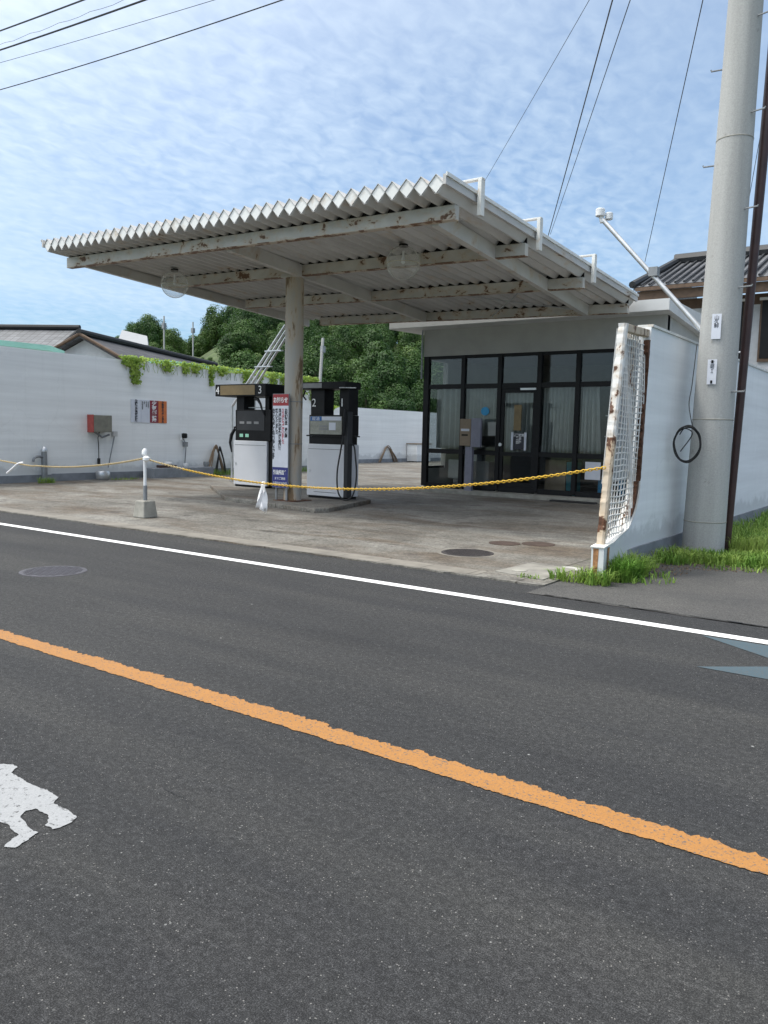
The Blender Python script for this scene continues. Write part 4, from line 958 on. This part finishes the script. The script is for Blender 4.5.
# ------------------------------------------------------------------ chain barrier
st=thing('chain_stand',(-11.03,8.6,0),'white pole in a grey tapered concrete block holding the chain','chain stand')
def fr(x,y,z0,z1,a,b): return [(x-a,y-a,z0),(x+a,y-a,z0),(x+a,y+a,z0),(x-a,y+a,z0),(x-b,y-b,z1),(x+b,y-b,z1),(x+b,y+b,z1),(x-b,y+b,z1)]
MB().hexa(fr(-11.03,8.6,.012,.30,.15,.115)).build('base_block','concrete',st,.02)
MB().tube([(-11.03,8.6,.3),(-11.03,8.6,.55)],.034,12).build('socket','galv_d',st,smooth=True)
MB().tube([(-11.03,8.6,.55),(-11.03,8.6,1.05)],.027,12).build('pole','white',st,smooth=True)
MB().lathe([(.03,0),(.05,.02),(.05,.08),(.02,.12)],(-11.03,8.6,1.05),14).build('top_cap','white',st,smooth=True)
MB().lathe([(.02,0),(.06,.03),(.06,.07),(.02,.1)],(-10.93,8.55,.95),12).build('chain_hook','white',st,smooth=True)
def chain(name,P,mat,lab,step=.038,wr=.0058):
    # links alternate flat and upright along polyline P
    P=cr_(P,14); m=MB(); acc=0; k=0; i=0; last=P[0]; nxt=0.
    tot=0; pts=[]
    for a,b in zip(P[:-1],P[1:]):
        L=(b-a).length
        while nxt<=tot+L:
            f=(nxt-tot)/L; pts.append((a.lerp(b,f),(b-a).normalized())); nxt+=step
        tot+=L
    for k,(p,d) in enumerate(pts):
        s=d.cross(Vector((0,0,1))).normalized(); u=s.cross(d)
        n_=(s if k%2 else u); n_=(n_+ (u if k%2 else s)*.35).normalized()
        ring=[]
        for j in range(8):
            a=2*math.pi*j/8; ring.append(p+d*(.027*math.cos(a))+n_*(.015*math.sin(a)))
        m.tube(ring,wr,4,close=True)
    return tag(m.build(name,mat,None,smooth=True),lab,'chain','plastic chains across the forecourt')
A=Vector((-11.0,8.58,1.0)); B=Vector((XB-.08,8.33,1.2))
def cat(a,b,s,k=12): return [a.lerp(b,i/k)+Vector((0,0,-4*s*(i/k)*(1-i/k))) for i in range(k+1)]
full=cat(A,B,.36,16)
chain('barrier_chain',full[2:],'yellow_chain','bright yellow chain sagging from the middle of the span to the mesh screen post')
chain('barrier_chain',full[:3],'pale_chain','faded pale yellow chain just right of the chain stand')
chain('barrier_chain',[Vector((-19,8.7,1.0))]+cat(Vector((-14.9,8.6,.76)),Vector((-11.06,8.6,1.0)),.10,6),'pale_chain','faded pale chain running off to the left from the chain stand')
ro=MB(); ro.tube(cr_([(-15.3,8.6,.56),(-15.1,8.6,.66),(-14.9,8.6,.76),(-14.7,8.6,.79)],4),.02,7); tag(ro.build('white_rope','cloth',None,smooth=True),'short white rope tied to the left end of the pale chain','rope')
# cloth tied to the chain
cm_=MB(); nn=9; rows=8
pz=full[5]
cxx,cyy,czz=-8.27,8.6,.76
for r_ in range(rows):
    t_=r_/(rows-1); wd=.02+.11*t_**.8; 
    for j in range(nn):
        u=j/(nn-1)-.5
        cm_.v.append((cxx-.05*t_+u*wd*2*(.9)+.02*math.sin(j*2.1+r_),cyy-.03+.04*math.sin(j*1.7+t_*2)*t_,czz-.38*t_-(.09*abs(u+.3)*t_)+.02*math.sin(j*3)*t_))
for r_ in range(rows-1):
    for j in range(nn-1): cm_.f.append((r_*nn+j,r_*nn+j+1,(r_+1)*nn+j+1,(r_+1)*nn+j))
c_=cm_.build('tied_cloth','cloth',None,smooth=True); sm=c_.modifiers.new('t','SOLIDIFY'); sm.thickness=.006
tag(c_,'white rag tied to the yellow chain in front of dispenser four','cloth')

# ------------------------------------------------------------------ grass, vines, litter
def blades(name,spots,lab,hmin=.08,hmax=.24,mat='grass',wid=.006):
    m=MB()
    for (x,y,rx,ry,cnt,hs) in spots:
        for i in range(cnt):
            a=random.uniform(0,2*math.pi); q=math.sqrt(random.random()); bx=x+rx*q*math.cos(a); by=y+ry*q*math.sin(a)
            h=random.uniform(hmin,hmax)*hs; la=random.uniform(0,2*math.pi); ln=random.uniform(.2,1.2)*h; wd=wid*random.uniform(.7,1.5)
            dx,dy=math.cos(la),math.sin(la); sx_,sy_=-dy*wd,dx*wd
            z=.005
            p0=(bx,by); p1=(bx+dx*ln*.35,by+dy*ln*.35); p2=(bx+dx*ln,by+dy*ln)
            m.add([(p0[0]-sx_,p0[1]-sy_,z),(p0[0]+sx_,p0[1]+sy_,z),(p1[0]+sx_*.8,p1[1]+sy_*.8,z+h*.65),(p1[0]-sx_*.8,p1[1]-sy_*.8,z+h*.65),(p2[0],p2[1],z+h*(1-.25*ln/h))],[(0,1,2,3),(3,2,4)])
    o=m.build(name,mat); return tag(o,lab,'grass',None,'stuff')
blades('weed_grass',[(-2.95,7.95,.2,.14,200,.9),(-2.8,8.35,.14,.2,330,1.35),(-2.82,8.75,.16,.3,520,1.3),(-3.25,7.92,.18,.12,120,.7),(-2.85,9.3,.12,.35,160,.7),(-3.6,7.75,.15,.06,30,.35),(-2.6,8.6,.3,.4,90,.5)],'tuft of long green grass around the rusty wall end')
blades('weed_grass',[(-2.75,10.2,.25,.45,520,.85),(-2.45,10.45,.45,.35,700,.7),(-2.0,10.6,.55,.4,1100,.75),(-1.5,10.95,.55,.4,1000,.8),(-2.2,12.3,.4,.9,1300,1.3),(-2.7,14,.3,1.2,700,1.2),(-2.75,17,.25,1.5,500,1.1),(-.8,11.4,.6,.4,700,.8),(-1.7,12.0,.8,.5,900,.8),(-2.2,10.0,.7,.25,120,.4),(-1.2,10.1,1.2,.3,160,.4)],'band of green grass around the foot of the utility pole')
blades('weed_grass',[(-19.45,12.0,.12,.25,150,.9),(-19.55,14.5,.1,.5,90,.5),(-19.9,19.6,.3,1.4,500,1.2),(-20.1,22,.3,2,500,1.2)],'low weeds along the foot of the left wall')
def debris(name,spots,lab,mat):
    m=MB()
    for (x,y,rx,ry,cnt) in spots:
        for i in range(cnt):
            a=random.uniform(0,6.28); q=math.sqrt(random.random()); bx=x+rx*q*math.cos(a); by=y+ry*q*math.sin(a); r_=random.uniform(.006,.022)
            m.add([(bx+r_*random.uniform(-1,1),by+r_*random.uniform(-1,1),.008+random.uniform(0,.012)) for _ in range(3)]+[(bx,by,.02)],[(0,1,2),(0,1,3),(1,2,3),(0,3,2)])
    return tag(m.build(name,mat),lab,'litter',None,'stuff')
debris('dry_leaf_litter',[(-2.7,9.3,.35,.5,400),(-2.4,9.9,.5,.3,300),(-1.5,10.2,1.2,.25,300)],'brown leaf litter and grit scattered between the grass tufts','soil')
pv=MB(); pv.prism([(-1.9,12.6),(.6,12.9),(.8,14.6),(-2.0,14.2)],.004,.03)
def leafcard(m,c,nrm,sz):
    n_=nrm.normalized(); a=n_.cross(Vector((random.uniform(-1,1),random.uniform(-1,1),random.uniform(-1,1)))).normalized(); b=n_.cross(a)
    m.add([tuple(c-a*sz*.5),tuple(c+b*sz*.32-a*sz*.05),tuple(c+a*sz*.55),tuple(c-b*sz*.32-a*sz*.05)],[(0,1,2,3)])
vm=MB()
def vine(y0,y1,dens,drop,zt=None):
    for i in range(dens):
        y=random.uniform(y0,y1); z=(3.5 if zt is None else zt)+random.uniform(-.05,.16); x=lwx(y)+random.uniform(-.22,.07)
        leafcard(vm,Vector((x,y,z)),Vector((random.uniform(-.2,1),random.uniform(-.8,.3),random.uniform(.1,1))),random.uniform(.05,.11))
def hang(y,w,l,dens,zt=3.5):
    for i in range(dens):
        t_=random.random()**1.4; yy=y+random.gauss(0,w*.5*(1-.5*t_)); x=lwx(min(yy,24.3))+random.uniform(0,.14)
        leafcard(vm,Vector((x,yy,zt+.12-l*t_)),Vector((1,random.uniform(-.8,.4),random.uniform(-.2,.8))),random.uniform(.06,.12))
for a,b,d in ((14.9,15.6,120),(15.6,17.2,280),(17.2,24.4,1500)): vine(a,b,d,0)
for y,w,l,d in ((15.35,.28,.75,420),(15.0,.2,.25,120),(16.6,.25,.3,160),(17.35,.2,.3,120),(17.8,.3,.25,120),(18.5,.14,.62,170),(19.0,.3,.25,120),(20.2,.3,.4,180),(20.9,.15,.6,160),(21.6,.25,.7,240),(22.4,.5,.5,400),(23.2,.5,.7,500),(24.0,.35,.9,450)): hang(y,w,l,d,3.46)
for i in range(60):
    y=random.uniform(15,24.3); vm.tube([(lwx(y)+.01,y,3.5),(lwx(y)+.03,y+random.uniform(-.1,.1),3.35),(lwx(y)+.03,y+random.uniform(-.1,.1),3.2)],.006,4)
tag(vm.build('climbing_vine','vine'),'yellow-green creeper trailing over the top of the left wall','vine')
vm=MB()
for i in range(1500):
    t_=random.random(); y=24.5+random.uniform(0,5.5); k=math.sin(math.pi*(y-24.5)/5.5)
    leafcard(vm,Vector((-24.35+random.uniform(-.3,.35),y,2.75-.9*t_**2*k+random.uniform(-.05,.35)*k)),Vector((1,random.uniform(-.8,.3),random.uniform(-.2,1))),random.uniform(.08,.16))
tag(vm.build('climbing_vine','vine'),'bright leafy creeper on the lower rear wall, seen through dispenser two','vine')

# ------------------------------------------------------------------ houses and roofs behind
def P(px_,py_,d):   # helper used for layout of far scenery: point at depth d along a viewing direction
    v=CF+CR*((px_-384)/800)-CU*((py_-512)/800); return Vector((0,0,1.5))+v*d
def roofquad(m,pts,th=.08):
    n_=(Vector(pts[1])-Vector(pts[0])).cross(Vector(pts[3])-Vector(pts[0])).normalized()
    if n_.z<0: n_=-n_
    lo=[Vector(p)-n_*th for p in pts]; m.add([tuple(p) for p in lo]+[tuple(Vector(p)) for p in pts],[(0,3,2,1),(4,5,6,7),(0,1,5,4),(1,2,6,5),(2,3,7,6),(3,0,4,7)])
def gable_house(name,A,B,halfw,drop,wallz,label,roofmat,ridgemat,wallmat_,over=.4,rake='blackmetal',win=False):
    """A,B = ridge ends (Vectors, same z). roof falls 'drop' over halfw each side."""
    A=Vector(A);B=Vector(B); d=(B-A); d.z=0; L=d.length; d.normalize(); s=Vector((d.y,-d.x,0))
    t=thing(name,((A.x+B.x)/2,(A.y+B.y)/2,0),label,'house')
    for sg_ in (1,-1):
        m=MB(); q=[A-d*over,B+d*over,B+d*over+s*sg_*halfw-Vector((0,0,drop)),A-d*over+s*sg_*halfw-Vector((0,0,drop))]
        roofquad(m,q)
        sl=math.hypot(halfw,drop)
        m.build('roof',roofmat,t,uv=lambda p,A=A,d=d,s=s,sl=sl,halfw=halfw:((p-A).dot(d),abs((p-A).dot(s))*sl/halfw))
        for e_,o_ in ((A-d*over,-1),(B+d*over,1)):
            mm_=MB(); e2=e_+s*sg_*halfw-Vector((0,0,drop)); 
            mm_.tube([tuple(e_+Vector((0,0,.03))),tuple(e2+Vector((0,0,.03)))],.055,6); mm_.build('rake_board',rake,t)
    m=MB(); m.tube([tuple(A-d*over*1.1+Vector((0,0,.1))),tuple(B+d*over*1.1+Vector((0,0,.1)))],.1,8); m.build('ridge_cap',ridgemat,t)
    w=halfw*.9; zt=A.z-drop*.9-.1
    c=[A+s*w,B+s*w,B-s*w,A-s*w]
    m=MB(); m.hexa([(v.x,v.y,0) for v in c]+[(v.x,v.y,zt) for v in c])
    for e_ in (A,B):
        k=len(m.v); off=d*.1*(1 if e_ is A else -1)
        a=[e_+s*w,e_-s*w,e_]; zz=[zt-.02,zt-.02,A.z-.12]
        m.add([(v.x,v.y,z) for v,z in zip(a,zz)]+[((v+off).x,(v+off).y,z) for v,z in zip(a,zz)],[(0,1,2),(5,4,3),(0,3,4,1),(1,4,5,2),(2,5,3,0)])
    m.build('wall',wallmat_,t)
    if win:
        e_=A-d*.02; m=MB(); 
        for u in (.7,): 
            a=e_+s*u; q=[a,a+s*.9]; 
            m.hexa([(q[0].x-d.x*.05,q[0].y-d.y*.05,A.z-1.45),(q[1].x-d.x*.05,q[1].y-d.y*.05,A.z-1.45),(q[1].x,q[1].y,A.z-1.45),(q[0].x,q[0].y,A.z-1.45),(q[0].x-d.x*.05,q[0].y-d.y*.05,A.z-.75),(q[1].x-d.x*.05,q[1].y-d.y*.05,A.z-.75),(q[1].x,q[1].y,A.z-.75),(q[0].x,q[0].y,A.z-.75)])
        m.build('window','glass',t); 
    return t
a=P(72,330,31.5); b=P(-260,330,33); b.z=a.z
gable_house('tiled_house',a,b,3.4,1.75,0,'house with a grey tiled roof and dark ridge at the far left behind the wall','tile','tile_dark','gable',.3,'tile_dark')
a=P(85,336,27); dd_=P(520,430,1)-Vector((0,0,1.5)); dd_.z=0; dd_.normalize(); b=a+dd_*11.5
gable_house('gabled_house',a,b,2.6,1.35,0,'off-white gabled house with a dark brown-black roof behind the left wall','tile_dark','tile_dark','gable',.35,'wood',True)
def slab(name,mat,pts,th,label,cat):
    m=MB(); roofquad(m,pts,th); return tag(m.build(name,mat),label,cat)
slab('mint_roof','mint',[(-20.75,8.5,3.74),(-20.75,13.0,3.74),(-21.0,13.6,3.66),(-22.5,8.5,3.85)],.14,'pale mint green metal roof edge showing above the left end of the wall','roof')
slab('mint_roof','mint_light',[(-22.4,18.9,3.86),(-22.9,25.5,3.84),(-24.0,25.5,3.95),(-24.0,18.9,3.98)],.12,'light mint green roof edge just over the vines beyond the gabled house','roof')
q=[P(117,343,47),P(148,345,45),P(147,336,48),P(122,330,50)]
slab('pale_roof','paleroof',q,.2,'small pale sloping roof between the gabled house and the wooded hill','roof')
# right house
rh=thing('tiled_house',(-3,30,0),'timber and plaster house with a grey tiled hip roof behind the right wall','house')
ez,rz=6.4,7.75
rf=[(-8.9,26.2,ez),(4,26.2,ez),(4,29.6,rz),(-8.5,29.6,rz)]
m=MB(); roofquad(m,rf,.1); m.build('roof','tile',rh,uv=lambda p:(p.x,(p.y-26.2)*1.1))
rg=MB()
x=-9.1
x=-8.9
while x<4:
    k=min(1,max(.05,(x+9.0)/.5)); rg.tube([(x,26.12,ez+.04),(x,26.2+3.4*k,ez+(rz-ez)*k+.04)],.04,6); x+=.27
rg.build('tile_ribs','tile',rh)
m=MB(); roofquad(m,[(-8.9,26.2,ez),(-8.5,29.6,rz),(-8.5,33,ez+.2),(-9.2,33,ez)],.1); m.build('roof','tile',rh,uv=lambda p:(p.y,p.x))
MB().tube([(-8.6,29.6,rz+.12),(4,29.6,rz+.12)],.2,8).build('ridge_cap','tile',rh)
MB().tube([(-8.5,29.6,rz+.1),(-8.92,26.15,ez+.08)],.12,8).build('ridge_cap','tile',rh)
MB().box(-8.8,4,26.3,26.42,ez-.42,ez-.13).build('eave_board','wood',rh)
MB().box(-8.8,4,26.12,26.2,ez-.14,ez-.03).build('gutter','wood',rh)
MB().box(-8.5,4,27.4,32,0,ez-.3).build('wall','gable',rh)
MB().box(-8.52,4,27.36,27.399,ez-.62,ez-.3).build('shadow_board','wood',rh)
for x0,x1 in ((-6.35,-5.75),(-5.2,-3.4),(-3.3,-1.5)):
    f=MB(); f.box(x0-.06,x1+.06,27.3,27.36,4.0,5.95); fo=f.build('window','wood',rh)
    MB().box(x0,x1,27.28,27.299,4.1,5.87).build('pane','glass_dark' if 'glass_dark' in M else 'blackmetal',fo)
    MB().box(x0-.08,x1+.08,27.24,27.30,5.88,5.96).build('window_head','trim',fo)
MB().tube([(-5.62,27.1,3),(-5.62,27.1,6.1)],.045,8).build('downpipe','white',rh)
MB().tube([(-5.9,27.1,4.3),(-5.62,27.1,4.3)],.03,8).build('downpipe','white',rh)
# distant low buildings over the rear wall
o=MB().box(-40,-36,52,54,0,3.75).build('distant_shed','paleroof'); tag(o,'small pale distant shed roof above the rear wall left of the office','shed')
o=MB().box(-33,-31.4,56,58,0,4.4).build('distant_shed','tan'); tag(o,'small brownish distant shed above the rear wall nearest the office','shed')
def farpole(px_,y0_,y1_,d,lab,tilt=0,r=.055):
    a=P(px_,y1_,d); b=P(px_+tilt,y0_,d); a.z=0; t=thing('distant_utility_pole',a,lab,'utility pole','distant poles before the hill')
    MB().tube([a,b],[r*1.2,r],8).build('shaft','poleconc',t); 
    v=CR.copy(); v.z=0
    MB().box(b.x-.12,b.x+.12,b.y-.12,b.y+.12,b.z-.9,b.z-.5).build('transformer','galv_d',t)
farpole(164,316,350,58,'thin pale distant pole before the hill, leftmost of three')
farpole(193,322,350,66,'thin distant pole before the meadow slope, in the middle of three')
farpole(316,338,380,50,'leaning grey distant pole seen between column and trees',7,.09)
0 and farpole(399,398,410,44,'short pale post behind the rear wall near the office',0,.06)

# ------------------------------------------------------------------ hill and forest
TOP=[(-200,345),(0,345),(60,345),(100,338),(112,331),(130,325),(150,321),(175,325),(196,331),(203,322),(215,311),(245,305),(300,305),(360,310),(430,318),(520,330),(650,345),(1000,360)]
def top(px_):
    for (a,b),(c,d) in zip(TOP[:-1],TOP[1:]):
        if a<=px_<=c: return b+(d-b)*(px_-a)/(c-a)
    return 345
def dirn(px_):
    v=CF+CR*((px_-384)/800)-CU*((430-512)/800); v.z=0; return v
def meadow(px_): return max(0,1-((px_-206)/24)**2)
def hz_(px_,r_):   # terrain height, r_ = depth
    hz=430+(px_-384)*.0227*0; T=(hz-top(px_))/800*122+1.5
    tree=5.0
    u=max(0,min(1,(r_-52)/(118-52))); e_=u*u*(3-2*u)*.55+u*.45
    h=max(.5,(T-tree))*e_
    return h-.05+ .6*math.sin(px_*.05+r_*.11)*u
m=MB(); cols_=[px_ for px_ in range(-120,801,20)]; rows_=[50,56,62,70,78,86,94,102,110,118,126,140,170]
for r_ in rows_:
    for c in cols_:
        v=dirn(c)*r_; m.v.append((v.x,v.y,hz_(c,min(r_,122)) if r_<130 else hz_(c,122)*(.8 if r_<150 else 0)))
W=len(cols_)
for i in range(len(rows_)-1):
    for j in range(W-1): m.f.append((i*W+j,i*W+j+1,(i+1)*W+j+1,(i+1)*W+j))
struct(m.build('hillside','hillgrass',None,smooth=True))
protos=[]
def make_crown(seed,R_,H_,nl,ls,tall=False):
    rr=random.Random(seed); m=MB(); lobes=[]
    for i in range(11 if not tall else 8):
        a=rr.uniform(0,6.28); q=rr.uniform(.1,.62)*R_; z=rr.uniform(.28,.85)*H_
        lobes.append((Vector((q*math.cos(a)*(1-.35*z/H_),q*math.sin(a)*(1-.35*z/H_),z)),rr.uniform(.24,.42)*R_))
    lobes.append((Vector((0,0,H_*.86)),.36*R_))
    for c,r_ in lobes:
        for i in range(nl//len(lobes)):
            v=Vector((rr.gauss(0,1),rr.gauss(0,1),rr.gauss(0,1)+.25)).normalized()
            p=c+v*r_*rr.uniform(.75,1.06); nn_=(v+Vector((rr.uniform(-.4,.4),rr.uniform(-.4,.4),rr.uniform(-.2,.6)))).normalized()
            random.seed(rr.random()); leafcard(m,p,nn_,ls*rr.uniform(.6,1.3))
    return m
def proto_tree(seed,R_,H_,mat,ls=.22,nl=4200,tall=False):
    t=thing('forest_tree',(0,0,0),'','tree','trees on the wooded hill')
    c=make_crown(seed,R_,H_,nl,ls,tall).build('crown',mat,t)
    MB().tube([(0,0,-.5),(.05,0,H_*.3),(0.1,.05,H_*.7)],[.2,.16,.07],7).build('trunk','bark',t)
    return t
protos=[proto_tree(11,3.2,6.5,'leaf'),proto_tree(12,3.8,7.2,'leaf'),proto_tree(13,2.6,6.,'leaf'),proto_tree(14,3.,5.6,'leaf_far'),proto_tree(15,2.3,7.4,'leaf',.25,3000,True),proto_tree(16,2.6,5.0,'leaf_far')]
used=set()
random.seed(99)
def place(i,x,y,z,s,lab):
    t=protos[i]
    if i not in used: used.add(i); o=t
    else:
        o=t.copy(); COL.objects.link(o)
        for ch in list(t.children):
            if ch.parent==t:
                c=ch.copy(); COL.objects.link(c); c.parent=o
    o.location=(x,y,z); o.rotation_euler=(0,0,random.uniform(0,6.28)); o.scale=(s,s,s*random.uniform(.9,1.1)); o['label']=lab
    return o
L_DARK='dark green broadleaf tree packed in the dense wood on the hill right of the meadow'
L_PALE='paler green tree on the far ridge of the hill left of the meadow'
L_FOOT='bushy tree at the foot of the hill just beyond the walls'
cnt=0
def ok_view(c): return c
for k in range(1200):
    if cnt>=262: break
    c=random.uniform(95,445); r_=random.uniform(56,122)
    mdw=meadow(c)
    if mdw>0 and 70<r_<112:
        if random.random()<.25: v=dirn(c)*r_; place(random.choice((3,5)),v.x,v.y,hz_(c,r_)-.8,random.uniform(.18,.35),'small bush on the open meadow slope of the hill'); cnt+=1
        continue
    if c<205 and r_<84: continue
    v=dirn(c)*r_; z=hz_(c,r_)
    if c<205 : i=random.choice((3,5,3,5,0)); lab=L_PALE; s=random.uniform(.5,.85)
    else: i=random.choice((0,1,2,4,0,1,3)); lab=L_DARK; s=random.uniform(.6,1.0)
    if r_<64: lab=L_FOOT; s*=.8
    place(i,v.x,v.y,z-1.1*s,s,lab); cnt+=1
for c in range(205,440,9):
    v=dirn(c+random.uniform(-3,3))*random.uniform(113,121); place(random.choice((0,1,2,4)),v.x,v.y,hz_(c,118)-1.2,random.uniform(.7,.98),L_DARK)
for c in range(104,205,9):
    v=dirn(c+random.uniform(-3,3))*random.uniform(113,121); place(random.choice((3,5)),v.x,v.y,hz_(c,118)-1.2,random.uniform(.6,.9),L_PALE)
# ------------------------------------------------------------------ overhead wires
def wire(a,b,sag,r_,lab,ext=.0):
    a=Vector(a);b=Vector(b); d=b-a; a2=a-d*ext; b2=b+d*ext
    pts=[a2.lerp(b2,i/24)-Vector((0,0,4*sag*(i/24)*(1-i/24))) for i in range(25)]
    return tag(MB().tube(pts,r_,5).build('overhead_wire','rubber',None,smooth=True),lab,'wire','overhead wires')
W_=[((-25.7,12.66,12.6),(-14.14,10.74,10.38),.019,.02,'thick black wire, topmost at the upper left corner'),
((-25.66,12.63,12.09),(-10.55,10.74,9.74),.021,.05,'thick black wire, second from the top at the upper left'),
((-25.64,12.61,11.8),(-9.55,11.45,9.66),.006,.05,'very thin wire at the upper left, between the second thick wire and the lowest'),
((-25.58,12.55,10.99),(-7.69,11.49,9.31),.012,.12,'long lowest black wire at the upper left'),
((-13.13,23.7,9.72),(-5.11,13.33,9.33),.006,.02,'faint thin wire rising from the canopy corner'),
((-13.05,28.6,9.03),(-4.93,13.51,9.74),.015,.06,'left and darker of two close wires rising over the canopy edge'),
((-12.77,28.94,10.16),(-4.7,13.63,9.42),.010,.06,'right and thinner of two close wires rising over the canopy edge'),
((-9.35,28.61,7.7),(-3.79,14.3,9.61),.010,.02,'single thin wire rising from behind the silver pole arm'),
((-3.83,17.43,5.12),(-2.78,14.96,9.15),.006,.02,'short thin wire right of the concrete utility pole')]
for a,b,r_,sg_,lb in W_: wire(a,b,sg_,r_,lb,.0 if a[0]<-20 or sg_==.02 else .3)
MB_=MB().tube([(-25.66+15.1*i/30,12.66-1.9*i/30,12.19-2.33*i/30-.02*math.sin(i*2.)) for i in range(31)],.005,4); tag(MB_.build('overhead_wire','rubber',None),'hair-thin messenger wire clinging to the thick second wire at the upper left','wire','overhead wires')
